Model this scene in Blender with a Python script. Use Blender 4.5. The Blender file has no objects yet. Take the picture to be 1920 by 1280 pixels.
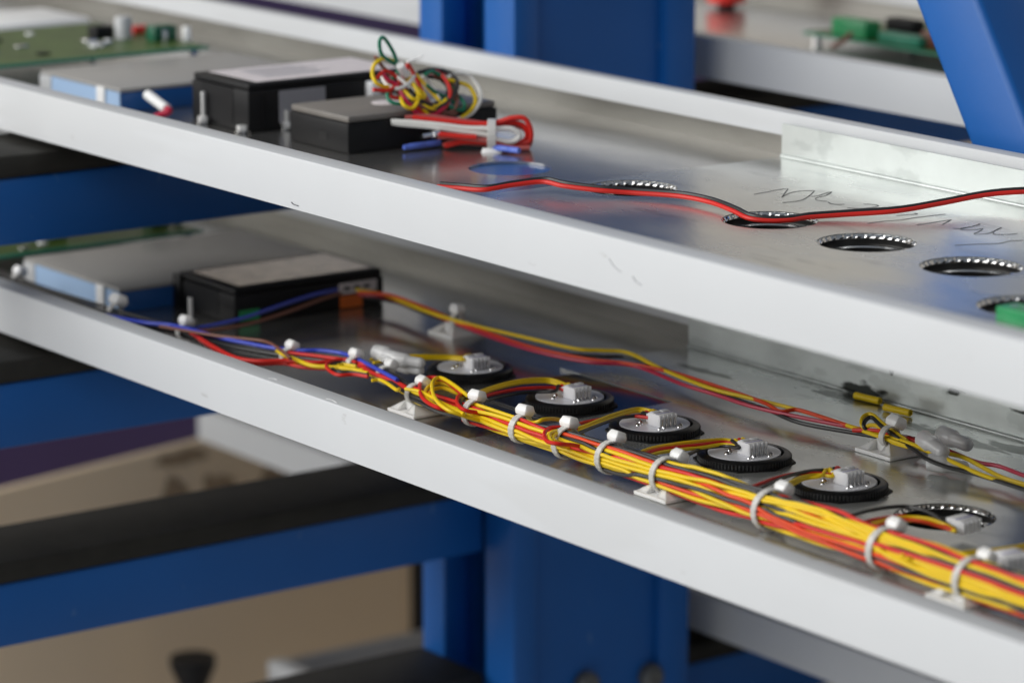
import bpy, bmesh, math, random
from mathutils import Vector, Matrix
import numpy as np
from math import radians, sin, cos, atan, pi, sqrt

random.seed(7)
scene = bpy.context.scene
col = scene.collection

# ------------------------------------------------------------------ camera
# World: X runs along the trays towards the near right, Y runs back across them, Z up, metres.
FPX = 6500.0
PITCH = atan(1460 / 6500)
HEAD = radians(36.1)
_X = (sin(HEAD), -cos(HEAD))
_Y = (cos(HEAD), sin(HEAD))
def _w(x, y, z): return Vector((x*_X[0] + y*_X[1], x*_Y[0] + y*_Y[1], z))
CR, CF, CU = _w(1, 0, 0), _w(0, cos(PITCH), -sin(PITCH)), _w(0, sin(PITCH), cos(PITCH))
def _ray(px, py): return CR*((px-960)/FPX) - CU*((py-640)/FPX) + CF
CAM = -_ray(1395, 855)*1.5
def at(px, py, x=None, y=None, z=None):
    """point of the photograph (1920 px wide) on one real plane x=, y= or z= of the scene"""
    r = _ray(px, py)
    if x is not None: t = (x-CAM.x)/r.x
    elif y is not None: t = (y-CAM.y)/r.y
    else: t = (z-CAM.z)/r.z
    return CAM + r*t

cd = bpy.data.cameras.new('camera')
cam = bpy.data.objects.new('camera', cd); col.objects.link(cam)
cam.matrix_world = Matrix(((CR.x, CU.x, -CF.x, CAM.x), (CR.y, CU.y, -CF.y, CAM.y), (CR.z, CU.z, -CF.z, CAM.z), (0, 0, 0, 1)))
cd.sensor_width = 36; cd.sensor_fit = 'HORIZONTAL'; cd.lens = FPX/1920*36
cd.clip_start = 0.05; cd.clip_end = 60
cd.dof.use_dof = True; cd.dof.focus_distance = 1.50; cd.dof.aperture_fstop = 8.0; cd.dof.aperture_blades = 9
scene.camera = cam

# ------------------------------------------------------------------ light
scene.view_settings.view_transform = 'Standard'
scene.view_settings.look = 'None'
scene.view_settings.exposure = 0.0
scene.view_settings.gamma = 1.0
W = bpy.data.worlds.new('World'); scene.world = W; W.use_nodes = True
bg = W.node_tree.nodes['Background']
bg.inputs[0].default_value = (0.80, 0.88, 1.0, 1); bg.inputs[1].default_value = 0.24

def area(name, loc, target, sx, sy, power, color):
    l = bpy.data.lights.new(name, 'AREA'); l.shape = 'RECTANGLE'; l.size = sx; l.size_y = sy
    l.energy = power; l.color = color
    o = bpy.data.objects.new(name, l); col.objects.link(o); o.location = loc
    d = Vector(target) - Vector(loc); o.rotation_euler = d.to_track_quat('-Z', 'Y').to_euler()
    return o
area('window_light', (-2.5, -3.2, 1.50), (-0.3, 0, 0.0), 5.2, 3.2, 196, (1.0, 0.99, 0.965))
area('overhead_fill', (-0.1, -2.2, 1.9), (-0.1, 0, 0), 3.2, 1.6, 42, (1.0, 0.985, 0.95))  # added soft fill to brighten the wires and tray insides

# ------------------------------------------------------------------ materials
def mat(name, base, rough=0.5, metal=0.0, vary=0.0, vscale=30, bump=0.0, bscale=400, sss=0.0, spec=0.5, coat=0.0, rvary=0.0,
        stretch=(1, 1, 1)):
    m = bpy.data.materials.new(name); m.use_nodes = True
    nt = m.node_tree; b = nt.nodes['Principled BSDF']
    b.inputs['Base Color'].default_value = (*base, 1); b.inputs['Roughness'].default_value = rough
    b.inputs['Metallic'].default_value = metal; b.inputs['Specular IOR Level'].default_value = spec
    if coat: b.inputs['Coat Weight'].default_value = coat; b.inputs['Coat Roughness'].default_value = 0.1
    if sss:
        b.inputs['Subsurface Weight'].default_value = sss; b.inputs['Subsurface Radius'].default_value = (1, 1, 1)
        b.inputs['Subsurface Scale'].default_value = 0.004
    geo = nt.nodes.new('ShaderNodeNewGeometry'); mp = nt.nodes.new('ShaderNodeMapping')
    mp.inputs['Scale'].default_value = stretch
    nt.links.new(geo.outputs['Position'], mp.inputs['Vector'])
    if vary or rvary:
        n = nt.nodes.new('ShaderNodeTexNoise'); n.inputs['Scale'].default_value = vscale; n.inputs['Detail'].default_value = 6
        nt.links.new(mp.outputs[0], n.inputs['Vector'])
        if vary:
            r = nt.nodes.new('ShaderNodeMix'); r.data_type = 'RGBA'
            r.inputs['A'].default_value = (*[c*(1-vary) for c in base], 1)
            r.inputs['B'].default_value = (*[min(1, c*(1+vary)) for c in base], 1)
            nt.links.new(n.outputs['Fac'], r.inputs['Factor']); nt.links.new(r.outputs['Result'], b.inputs['Base Color'])
        if rvary:
            q = nt.nodes.new('ShaderNodeMapRange'); q.inputs['From Min'].default_value = 0.3; q.inputs['From Max'].default_value = 0.7
            q.inputs['To Min'].default_value = max(0.02, rough-rvary); q.inputs['To Max'].default_value = rough+rvary
            nt.links.new(n.outputs['Fac'], q.inputs['Value']); nt.links.new(q.outputs[0], b.inputs['Roughness'])
    if bump:
        n2 = nt.nodes.new('ShaderNodeTexNoise'); n2.inputs['Scale'].default_value = bscale; n2.inputs['Detail'].default_value = 3
        nt.links.new(mp.outputs[0], n2.inputs['Vector'])
        bp = nt.nodes.new('ShaderNodeBump'); bp.inputs['Strength'].default_value = bump; bp.inputs['Distance'].default_value = 0.0004
        nt.links.new(n2.outputs['Fac'], bp.inputs['Height']); nt.links.new(bp.outputs[0], b.inputs['Normal'])
    return m

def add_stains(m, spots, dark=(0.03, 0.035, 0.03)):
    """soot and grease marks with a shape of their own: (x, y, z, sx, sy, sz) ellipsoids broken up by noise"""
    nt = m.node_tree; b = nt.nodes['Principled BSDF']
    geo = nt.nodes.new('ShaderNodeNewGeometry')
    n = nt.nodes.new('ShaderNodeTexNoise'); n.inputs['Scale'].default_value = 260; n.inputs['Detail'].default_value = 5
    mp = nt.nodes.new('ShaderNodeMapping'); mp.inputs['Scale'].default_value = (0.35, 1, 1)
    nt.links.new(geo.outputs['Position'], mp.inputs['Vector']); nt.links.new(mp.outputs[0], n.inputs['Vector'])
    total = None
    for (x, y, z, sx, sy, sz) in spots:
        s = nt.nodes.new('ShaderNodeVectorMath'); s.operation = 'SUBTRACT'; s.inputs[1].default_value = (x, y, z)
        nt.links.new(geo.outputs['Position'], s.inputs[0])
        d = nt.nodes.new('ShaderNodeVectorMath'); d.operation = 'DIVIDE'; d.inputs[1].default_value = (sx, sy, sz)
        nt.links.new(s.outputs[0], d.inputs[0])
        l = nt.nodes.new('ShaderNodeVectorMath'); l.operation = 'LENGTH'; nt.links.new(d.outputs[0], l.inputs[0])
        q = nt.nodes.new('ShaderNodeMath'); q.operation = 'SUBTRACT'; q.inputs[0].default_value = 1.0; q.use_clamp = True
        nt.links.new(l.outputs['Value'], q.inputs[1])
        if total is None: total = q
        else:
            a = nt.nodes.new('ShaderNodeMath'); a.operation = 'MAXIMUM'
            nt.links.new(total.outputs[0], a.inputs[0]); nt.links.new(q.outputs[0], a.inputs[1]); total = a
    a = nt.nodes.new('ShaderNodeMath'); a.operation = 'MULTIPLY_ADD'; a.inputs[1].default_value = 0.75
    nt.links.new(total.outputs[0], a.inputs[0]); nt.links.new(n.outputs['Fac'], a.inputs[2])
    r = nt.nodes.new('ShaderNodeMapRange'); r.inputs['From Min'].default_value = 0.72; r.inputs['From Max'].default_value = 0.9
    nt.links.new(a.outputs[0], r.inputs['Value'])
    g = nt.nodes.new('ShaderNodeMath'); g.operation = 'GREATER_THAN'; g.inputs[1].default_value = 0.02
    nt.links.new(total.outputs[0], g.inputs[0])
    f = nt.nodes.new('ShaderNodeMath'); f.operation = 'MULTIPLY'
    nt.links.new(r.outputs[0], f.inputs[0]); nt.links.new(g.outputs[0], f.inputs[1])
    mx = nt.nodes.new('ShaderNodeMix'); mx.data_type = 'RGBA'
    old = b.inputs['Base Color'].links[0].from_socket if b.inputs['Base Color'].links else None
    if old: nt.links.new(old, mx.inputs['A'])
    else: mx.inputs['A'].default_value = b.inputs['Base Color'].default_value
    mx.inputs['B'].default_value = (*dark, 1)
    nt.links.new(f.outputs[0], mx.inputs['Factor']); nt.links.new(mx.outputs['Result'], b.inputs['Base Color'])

def add_specks(m, colr, thr=0.70, scale=170, amount=0.7, stretch=(0.4, 1, 1)):
    """small chips, grime and rub marks scattered over the paint"""
    nt = m.node_tree; b = nt.nodes['Principled BSDF']; geo = nt.nodes.new('ShaderNodeNewGeometry')
    mp = nt.nodes.new('ShaderNodeMapping'); mp.inputs['Scale'].default_value = stretch; nt.links.new(geo.outputs['Position'], mp.inputs['Vector'])
    n = nt.nodes.new('ShaderNodeTexNoise'); n.inputs['Scale'].default_value = scale; n.inputs['Detail'].default_value = 4; nt.links.new(mp.outputs[0], n.inputs['Vector'])
    r = nt.nodes.new('ShaderNodeMapRange'); r.inputs['From Min'].default_value = thr; r.inputs['From Max'].default_value = thr+0.05; r.inputs['To Max'].default_value = amount
    nt.links.new(n.outputs['Fac'], r.inputs['Value'])
    mx = nt.nodes.new('ShaderNodeMix'); mx.data_type = 'RGBA'
    if b.inputs['Base Color'].links: nt.links.new(b.inputs['Base Color'].links[0].from_socket, mx.inputs['A'])
    else: mx.inputs['A'].default_value = b.inputs['Base Color'].default_value
    mx.inputs['B'].default_value = (*colr, 1)
    nt.links.new(r.outputs[0], mx.inputs['Factor']); nt.links.new(mx.outputs['Result'], b.inputs['Base Color'])

M = {}
M['white_paint'] = mat('white_paint', (0.565, 0.58, 0.597), 0.42, vary=0.03, vscale=25, bump=0.08, bscale=900)
M['steel'] = mat('raw_steel', (0.54, 0.53, 0.51), 0.21, 0.92, vary=0.10, vscale=18, bump=0.03, bscale=700, rvary=0.06, stretch=(0.4, 1, 1))
M['zinc'] = mat('zinc_plate', (0.64, 0.655, 0.64), 0.25, 0.80, vary=0.16, vscale=28, bump=0.09, bscale=420, rvary=0.10, stretch=(0.5, 1, 1))
M['bracket_zinc'] = mat('bracket_zinc', (0.56, 0.595, 0.58), 0.38, 0.62, vary=0.26, vscale=34, bump=0.06, bscale=500, rvary=0.08)
M['wall_zinc'] = mat('wall_zinc', (0.29, 0.285, 0.265), 0.40, 1.0, vary=0.16, vscale=35, rvary=0.08, stretch=(0.5, 1, 1))
M['blue'] = mat('blue_paint', (0.007, 0.098, 0.36), 0.40, vary=0.14, vscale=14, bump=0.14, bscale=300, spec=0.35)
M['rubber'] = mat('black_rubber', (0.022, 0.021, 0.018), 0.7, spec=0.3, vary=0.5, vscale=60, bump=0.5, bscale=250)
M['black'] = mat('black_plastic', (0.010, 0.010, 0.011), 0.5, vary=0.2, vscale=200, bump=0.25, bscale=1500, spec=0.22)
M['black_gloss'] = mat('black_nut_plastic', (0.009, 0.009, 0.010), 0.36, bump=0.1, bscale=1200, spec=0.35)
M['brownlid'] = mat('brown_grey_lid', (0.17, 0.155, 0.14), 0.45, vary=0.12, vscale=60)
M['nylon'] = mat('white_nylon', (0.90, 0.90, 0.89), 0.30, sss=0.5)
M['clear_nylon'] = mat('milky_nylon', (0.80, 0.805, 0.81), 0.2)
_b = M['clear_nylon'].node_tree.nodes['Principled BSDF']; _b.inputs['Transmission Weight'].default_value = 0.3
M['connector'] = mat('white_connector', (0.90, 0.90, 0.93), 0.36, sss=0.6)
M['disc'] = mat('white_solder_mask', (0.72, 0.73, 0.78), 0.28)
M['solder'] = mat('solder', (0.80, 0.80, 0.81), 0.2, 1.0)
M['stud_zinc'] = mat('stud_zinc', (0.78, 0.78, 0.77), 0.45, 0.7)
M['chrome'] = mat('chrome', (0.62, 0.62, 0.62), 0.14, 1.0)
M['dark_metal'] = mat('dark_tube', (0.035, 0.034, 0.033), 0.3, 0.6)
M['purple_ink'] = mat('purple_ink', (0.10, 0.06, 0.42), 0.5)
M['yellow'] = mat('yellow_wire', (0.86, 0.60, 0.010), 0.42, spec=0.35)
M['red'] = mat('red_wire', (0.66, 0.022, 0.014), 0.42, spec=0.35)
M['orange'] = mat('orange_red_wire', (0.76, 0.065, 0.010), 0.42, spec=0.35)
M['crimson'] = mat('crimson_wire', (0.50, 0.010, 0.05), 0.36)
M['wblack'] = mat('black_wire', (0.022, 0.021, 0.021), 0.38)
M['wblue'] = mat('blue_wire', (0.04, 0.07, 0.55), 0.36)
M['wbrown'] = mat('brown_wire', (0.20, 0.075, 0.05), 0.42)
M['wgreen'] = mat('green_wire', (0.006, 0.20, 0.11), 0.36)
M['wwhite'] = mat('white_wire', (0.78, 0.77, 0.73), 0.38)
M['pink'] = mat('pink_red_wire', (0.40, 0.085, 0.075), 0.4)
M['crimp'] = mat('blue_crimp', (0.10, 0.17, 0.62), 0.35)
M['pcb'] = mat('olive_circuit_board', (0.055, 0.10, 0.018), 0.4, vary=0.6, vscale=90)
M['pcb_edge'] = mat('green_board_edge', (0.02, 0.22, 0.13), 0.4, vary=0.2, vscale=80)
M['green'] = mat('green_terminal', (0.015, 0.27, 0.09), 0.35, vary=0.2, vscale=120)
M['dgreen'] = mat('dark_green_terminal', (0.006, 0.10, 0.05), 0.35)
M['grey_glass'] = mat('grey_module_top', (0.34, 0.33, 0.315), 0.35, vary=0.06, vscale=15)
M['grey_plastic'] = mat('grey_plastic', (0.48, 0.49, 0.50), 0.45)
M['film'] = mat('light_blue_film', (0.36, 0.51, 0.73), 0.3)
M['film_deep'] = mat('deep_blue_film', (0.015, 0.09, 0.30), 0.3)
M['label'] = mat('pinkish_label', (0.74, 0.68, 0.69), 0.4, vary=0.12, vscale=150)
M['label2'] = mat('glossy_label', (0.56, 0.47, 0.39), 0.2, 0.45, vary=0.6, vscale=110)
M['label_grey'] = mat('grey_label', (0.30, 0.30, 0.33), 0.5, vary=0.06, vscale=300)
M['ink'] = mat('dark_ink', (0.05, 0.05, 0.06), 0.6)
M['orange_sticker'] = mat('orange_sticker', (0.80, 0.17, 0.02), 0.45)
M['marker'] = mat('black_marker_ink', (0.07, 0.075, 0.075), 0.5)
M['cardboard'] = mat('cardboard', (0.72, 0.58, 0.41), 0.85, vary=0.08, vscale=6)
M['cardboard_dark'] = mat('stained_cardboard', (0.30, 0.22, 0.14), 0.85, vary=0.3, vscale=60)
M['purple'] = mat('purple_crate_plastic', (0.06, 0.038, 0.14), 0.5, vary=0.1, vscale=10)
M['wallpaint'] = mat('warm_wall_plaster', (0.74, 0.69, 0.62), 0.8, vary=0.06, vscale=3)
M['concrete'] = mat('concrete', (0.55, 0.54, 0.52), 0.7, vary=0.2, vscale=5)
M['red_plastic'] = mat('red_plastic', (0.72, 0.03, 0.02), 0.35)
M['gasket'] = mat('dark_gloss_sheet', (0.05, 0.05, 0.055), 0.14, 0.5)
M['bolt'] = mat('dull_bolt', (0.12, 0.125, 0.125), 0.5, 0.3)
M['strap'] = mat('milky_strap', (0.76, 0.75, 0.72), 0.3)
M['strap'].node_tree.nodes['Principled BSDF'].inputs['Transmission Weight'].default_value = 0.25
M['scuff'] = mat('grey_scuff', (0.35, 0.35, 0.36), 0.6)
M['white_chip'] = mat('bright_chip', (0.9, 0.9, 0.9), 0.4)
add_specks(M['white_paint'], (0.34, 0.33, 0.32), 0.715, 130, 0.45)
add_specks(M['white_paint'], (0.53, 0.54, 0.55), 0.56, 14, 0.55, (0.25, 1, 1.6))
add_specks(M['blue'], (0.10, 0.20, 0.42), 0.70, 120, 0.5, (1, 1, 0.5))
add_specks(M['zinc'], (0.42, 0.43, 0.42), 0.60, 90, 0.55, (0.25, 1, 1))
add_specks(M['steel'], (0.34, 0.33, 0.31), 0.62, 80, 0.5, (0.25, 1, 1))
add_specks(M['bracket_zinc'], (0.40, 0.43, 0.42), 0.55, 60, 0.55, (0.5, 1, 1))
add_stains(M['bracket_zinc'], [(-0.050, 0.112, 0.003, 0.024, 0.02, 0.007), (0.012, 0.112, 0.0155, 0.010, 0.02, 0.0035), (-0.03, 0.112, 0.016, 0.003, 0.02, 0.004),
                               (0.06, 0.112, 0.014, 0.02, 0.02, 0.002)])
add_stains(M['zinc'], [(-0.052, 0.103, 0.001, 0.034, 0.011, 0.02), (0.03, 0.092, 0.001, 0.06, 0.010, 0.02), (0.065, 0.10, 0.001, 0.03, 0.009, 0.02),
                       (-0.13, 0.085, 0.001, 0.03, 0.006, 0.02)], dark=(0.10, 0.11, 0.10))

# ------------------------------------------------------------------ helpers
ORG = {}
def link(o): col.objects.link(o)
def thing(name, loc, label, cat, group=None):
    o = bpy.data.objects.new(name, None); o.empty_display_size = 0.01; link(o)
    o.location = loc; o['label'] = label; o['category'] = cat
    if group: o['group'] = group
    ORG[o.name] = Vector(loc); return o
def tag(o, label, cat, group=None):
    o['label'] = label; o['category'] = cat
    if group: o['group'] = group
    return o
def obj(name, bm, m, parent=None, smooth=True, loc=None, label=None):
    """bm is in world coordinates; the object is linked as a child of parent (or top-level with origin loc)"""
    org = ORG[parent.name] if parent else Vector(loc or (0, 0, 0))
    bmesh.ops.translate(bm, verts=bm.verts, vec=-org)
    bmesh.ops.recalc_face_normals(bm, faces=bm.faces)
    me = bpy.data.meshes.new(name); bm.to_mesh(me); bm.free()
    if smooth:
        for p in me.polygons: p.use_smooth = True
        me.set_sharp_from_angle(angle=radians(38))
    ms = m if isinstance(m, (list, tuple)) else [m]
    for q in ms: me.materials.append(q)
    o = bpy.data.objects.new(name, me); link(o)
    if parent: o.parent = parent
    else: o.location = org
    ORG[o.name] = org
    if label: o['label'] = label
    return o
def new(): return bmesh.new()
def box(bm, lo, hi, bev=0.0, seg=2, mi=0):
    lo, hi = Vector(lo), Vector(hi)
    r = bmesh.ops.create_cube(bm, size=1.0)
    vs = r['verts']
    for v in vs:
        v.co = Vector((lo.x if v.co.x < 0 else hi.x, lo.y if v.co.y < 0 else hi.y, lo.z if v.co.z < 0 else hi.z))
    if bev:
        es = list({e for v in vs for e in v.link_edges})
        bmesh.ops.bevel(bm, geom=es, offset=bev, segments=seg, affect='EDGES', profile=0.5)
    return bm
def B(lo, hi, bev=0.0, seg=2): return box(new(), lo, hi, bev, seg)
def lathe(bm, prof, center, axis=(0, 0, 1), n=48, closed=False, ring_fn=None):
    """prof: list of (radius, height) revolved about axis through center"""
    ax = Vector(axis).normalized(); q = ax.to_track_quat('Z', 'Y'); c = Vector(center)
    rows = []
    for k, (r, h) in enumerate(prof):
        if r < 1e-7: rows.append([bm.verts.new(c + q @ Vector((0, 0, h)))]); continue
        row = []
        for i in range(n):
            a = 2*pi*i/n; rr = r if ring_fn is None else ring_fn(k, i, r)
            row.append(bm.verts.new(c + q @ Vector((rr*cos(a), rr*sin(a), h))))
        rows.append(row)
    pairs = list(zip(rows[:-1], rows[1:]))
    if closed: pairs.append((rows[-1], rows[0]))
    for a, b in pairs:
        for i in range(n):
            j = (i+1) % n
            if len(a) == 1 and len(b) == 1: continue
            if len(a) == 1: bm.faces.new((a[0], b[i], b[j]))
            elif len(b) == 1: bm.faces.new((a[i], a[j], b[0]))
            else: bm.faces.new((a[i], a[j], b[j], b[i]))
    return bm
def spline(pts, sub=8):
    P = [Vector(p) for p in pts]
    if len(P) < 3: return P
    P = [P[0]*2-P[1]] + P + [P[-1]*2-P[-2]]
    out = []
    for i in range(1, len(P)-2):
        a, b, c, d = P[i-1:i+3]
        for k in range(sub):
            t = k/sub
            out.append(0.5*((2*b) + (c-a)*t + (2*a-5*b+4*c-d)*t*t + (3*b-3*c+d-a)*t**3))
    out.append(P[-2]); return out
def tube(bm, pts, r, n=8, sub=8, flat=None, smooth=True):
    P = spline(pts, sub) if smooth else [Vector(p) for p in pts]
    Q = [P[0]]
    for p in P[1:]:
        if (p-Q[-1]).length > 1e-6: Q.append(p)
    P = Q
    t0 = (P[1]-P[0]).normalized()
    up = Vector((0, 0, 1)) if abs(t0.z) < 0.95 else Vector((1, 0, 0))
    u = (up - t0*up.dot(t0)).normalized()
    rows = []
    for i, p in enumerate(P):
        t = (P[min(i+1, len(P)-1)] - P[max(i-1, 0)]).normalized()
        u = (u - t*u.dot(t))
        u = u.normalized() if u.length > 1e-6 else t.orthogonal().normalized()
        v = t.cross(u)
        if flat: row = [bm.verts.new(p + u*(flat*sin(2*pi*k/n)) + v*(r*cos(2*pi*k/n))) for k in range(n)]
        else: row = [bm.verts.new(p + (u*sin(2*pi*k/n) + v*cos(2*pi*k/n))*r) for k in range(n)]
        rows.append(row)
    for a, b in zip(rows[:-1], rows[1:]):
        for k in range(n): bm.faces.new((a[k], a[(k+1) % n], b[(k+1) % n], b[k]))
    bm.faces.new(rows[0][::-1]); bm.faces.new(rows[-1])
    return bm
def prism(bm, loop, d):
    """extrude a planar loop (list of points) by vector d"""
    d = Vector(d); a = [bm.verts.new(Vector(p)) for p in loop]; b = [bm.verts.new(Vector(p)+d) for p in loop]
    bm.faces.new(a[::-1]); bm.faces.new(b); n = len(a)
    for i in range(n): bm.faces.new((a[i], a[(i+1) % n], b[(i+1) % n], b[i]))
    return bm
def sheet(outline, holes, z0, z1, n=56):
    """flat sheet with round holes, z0..z1 thick; outline: list of (x, y); holes: (x, y, r)"""
    bm = new(); es = []
    def loop(pts):
        v = [bm.verts.new((x, y, z1)) for x, y in pts]
        for i in range(len(v)): es.append(bm.edges.new((v[i], v[(i+1) % len(v)])))
    loop(outline)
    for (x, y, r) in holes: loop([(x+r*cos(2*pi*i/n), y+r*sin(2*pi*i/n)) for i in range(n)])
    bmesh.ops.triangle_fill(bm, use_beauty=True, use_dissolve=False, edges=es)
    fs = list(bm.faces)
    r = bmesh.ops.extrude_face_region(bm, geom=fs)
    vs = [g for g in r['geom'] if isinstance(g, bmesh.types.BMVert)]
    bmesh.ops.translate(bm, verts=vs, vec=(0, 0, z0-z1))
    return bm

# ------------------------------------------------------------------ the setting: floor, walls
def struct(name, bm, m, loc=(0, 0, 0)):
    o = obj(name, bm, m, None, smooth=False, loc=loc); o['kind'] = 'structure'; return o
struct('floor', B((-4, -6, -0.96), (4, 3, -0.95)), M['concrete'])
struct('side_wall', B((-3.9, -3, -0.95), (-3.8, 2.8, 2.6)), M['wallpaint'])
struct('back_wall', B((-3.9, 2.8, -0.95), (4, 2.9, 2.6)), M['wallpaint'])

# ------------------------------------------------------------------ the blue rack
rack = thing('storage_rack', (-0.40, 0.2, -0.95), 'blue painted steel storage rack with rubber topped arms carrying the long white trays', 'rack')
YC = 0.1375
ZT, ZB = 1.1, -0.95
def post(x0, x1):
    bm = new()
    box(bm, (x0, YC, ZB), (x1, YC+0.017, ZT), 0.003)                 # front flange
    box(bm, (x0, YC+0.0172, ZB), (x1-0.006, 0.240, ZT), 0)           # web, set back
    box(bm, (x0, 0.2402, ZB), (x1, 0.262, ZT), 0.003)                # rear flange
    return bm
pA = obj('post', post(-0.3855, -0.3570), M['blue'], rack)
pB = obj('post', post(-0.4470, -0.4240), M['blue'], rack)
obj('web', B((-0.4238, 0.165, ZB), (-0.3857, 0.235, ZT)), M['blue'], rack)
for (y, z) in ((0.2363, -0.2409), (0.1905, -0.2368)):
    obj('bolt_head', lathe(new(), [(0, 0.008), (0.005, 0.008), (0.0075, 0.005), (0.0075, 0)], (-0.363, y, z), (1, 0, 0), 24), M['bolt'], rack)
LEV = 0.1025
for k in range(-2, 2):
    zr = -0.0085 + LEV*k                  # rubber top
    if k == -2: zr = -0.2260
    tilt = 0.0
    bm = B((-0.445, -0.42, zr-0.0115-0.0335), (-0.385, YC-0.0006, zr-0.0115), 0.002)
    arm = obj('arm', bm, M['blue'], rack)
    obj('rubber_strip', B((-0.4465, -0.42, zr-0.0113), (-0.3838, YC-0.001, zr), 0.0015), M['rubber'], arm)
    bm = B((-0.445, 0.2626, zr-0.045-0.012), (-0.385, 0.56, zr-0.0115-0.012), 0.002)
    arm = obj('arm', bm, M['blue'], rack)
    obj('rubber_strip', B((-0.4465, 0.2630, zr-0.0233), (-0.3838, 0.56, zr-0.012), 0.0015), M['rubber'], arm)

# diagonal brace, a square tube from the column's top down towards the near right
def brace():
    p0 = at(1711, 0, y=0.165); p1 = at(1813, 265, y=0.165); d = (p1-p0).normalized()
    top = p0 - d*0.62; bot = p0 + d*1.30
    w = (at(1832, 0, y=0.165) - p0); w = w - d*w.dot(d)
    bm = new(); dep = Vector((0, 0.046, 0))
    loop = [top, top+w, top+w+dep, top+dep]
    prism(bm, loop, bot-top)
    bmesh.ops.recalc_face_normals(bm, faces=bm.faces)
    bmesh.ops.bevel(bm, geom=[e for e in bm.edges], offset=0.004, segments=3, affect='EDGES', profile=0.5)
    return bm
obj('brace', brace(), M['blue'], rack)

# ------------------------------------------------------------------ trays
YF, YB = -0.137, 0.126
def tray(dy, dz, x0, x1, label, base_holes=(), plate_holes=(), plate=None, bracket_x=None, yf=YF, yb=YB, pad=True):
    t = thing('panel_tray', (0, dy, dz), label, 'tray')
    f, b = yf+dy, yb+dy
    # front lip: folded C section
    bm = new()
    sec = [(f, -0.0025), (f, 0.0206), (f+0.0122, 0.0206), (f+0.0122, 0.0098), (f+0.0112, 0.0098), (f+0.0112, 0.0196), (f+0.0012, 0.0196), (f+0.0012, -0.0025)]
    prism(bm, [(x0, y, z+dz) for y, z in sec], (x1-x0, 0, 0))
    bmesh.ops.recalc_face_normals(bm, faces=bm.faces)
    es = [e for e in bm.edges if abs(e.verts[0].co.x-e.verts[1].co.x) > 0.01 and abs(e.verts[0].co.z-dz-0.0206) < 1e-5]
    bmesh.ops.bevel(bm, geom=es, offset=0.0007, segments=3, affect='EDGES', profile=0.5)
    fl = obj('front_lip', bm, M['white_paint'], t)
    bm = new()
    sec = [(b, -0.0025), (b, 0.0216), (b-0.0092, 0.0216), (b-0.0092, 0.0106), (b-0.0082, 0.0106), (b-0.0082, 0.0206), (b-0.0012, 0.0206), (b-0.0012, -0.0025)]
    prism(bm, [(x0, y, z+dz) for y, z in sec], (x1-x0, 0, 0))
    bmesh.ops.recalc_face_normals(bm, faces=bm.faces)
    es = [e for e in bm.edges if abs(e.verts[0].co.x-e.verts[1].co.x) > 0.01 and abs(e.verts[0].co.z-dz-0.0216) < 1e-5]
    bmesh.ops.bevel(bm, geom=es, offset=0.0006, segments=3, affect='EDGES', profile=0.5)
    bl = obj('back_lip', bm, M['white_paint'], t)
    obj('back_lining', B((x0, b-0.0024, dz), (x1, b-0.00125, dz+0.0195)), M['wall_zinc'], t)
    obj('end_wall', B((x0, f+0.0013, dz-0.0025), (x0+0.0012, b-0.0013, dz+0.0190)), M['white_paint'], t)
    holes = [(x, y+dy, r) for x, y, r in list(base_holes)+list(plate_holes)]
    obj('floor_sheet', sheet([(x0+0.0013, f+0.0013), (x1, f+0.0013), (x1, b-0.0025), (x0+0.0013, b-0.0025)], holes, dz-0.0012, dz), M['steel'], t)
    if plate:
        holes = [(x, y+dy, r) for x, y, r in plate_holes]
        obj('zinc_plate', sheet([(x, y+dy) for x, y in plate], holes, dz+0.0001, dz+0.0013), M['zinc'], t, smooth=False)
    if bracket_x is not None:
        y = 0.1125+dy
        bm = new()
        sec = [(y, 0.0014), (y, 0.0172), (y+0.0011, 0.0172), (y+0.0011, 0.0025), (y+0.0032, 0.0025), (y+0.0032, 0.0014)]
        prism(bm, [(bracket_x, yy, z+dz) for yy, z in sec], (x1-bracket_x, 0, 0))
        br = obj('angle_bracket', bm, M['bracket_zinc'], t, smooth=False)
        bm = new(); tube(bm, [(bracket_x+0.0005, y-0.0007, dz+0.0018), (x1, y-0.0007, dz+0.0018)], 0.0007, 8, smooth=False)
        obj('weld_bead', bm, M['bracket_zinc'], br)
    if pad:
        obj('foam_pad', B((-0.444, f+0.010, dz-0.0075), (-0.392, b-0.008, dz-0.0014)), M['rubber'], t)
    return t, fl
UP_DY, UP_DZ = 0.010, 0.101
X0, X1 = -1.20, 0.46
HR = 0.0208
up_holes = [(-0.097, 0.003, HR), (-0.0007, 0.003, HR), (0.0613, 0.003, HR), (0.1238, 0.003, HR), (0.1925, -0.031, HR)]
upper, up_lip = tray(UP_DY, UP_DZ, X0, X1, 'upper long white edged metal tray holding the tangled wires and bare round holes',
              base_holes=[(-0.1775, -0.006, 0.0195)], plate_holes=up_holes,
              plate=[(-0.122, -0.1238), (X1, -0.1238), (X1, 0.1115), (-0.122, 0.1115)], bracket_x=-0.1215)
lo_hole = (0.1262, 0.0, HR)
lower, lo_lip = tray(0, 0, X0, X1, 'lower long white edged metal tray holding the yellow wire harness and black buttons',
              plate_holes=[lo_hole],
              plate=[(-0.0918, -0.1238), (X1, -0.1238), (X1, 0.1115), (-0.178, 0.1115), (-0.178, 0.034), (-0.0918, 0.034)], bracket_x=-0.1775)

# plain hole of the upper tray: blue protective film under it
obj('blue_film', B((-0.203, -0.034+UP_DY, UP_DZ-0.0024), (-0.152, 0.022+UP_DY, UP_DZ-0.0014)), M['film_deep'], upper)

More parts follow.
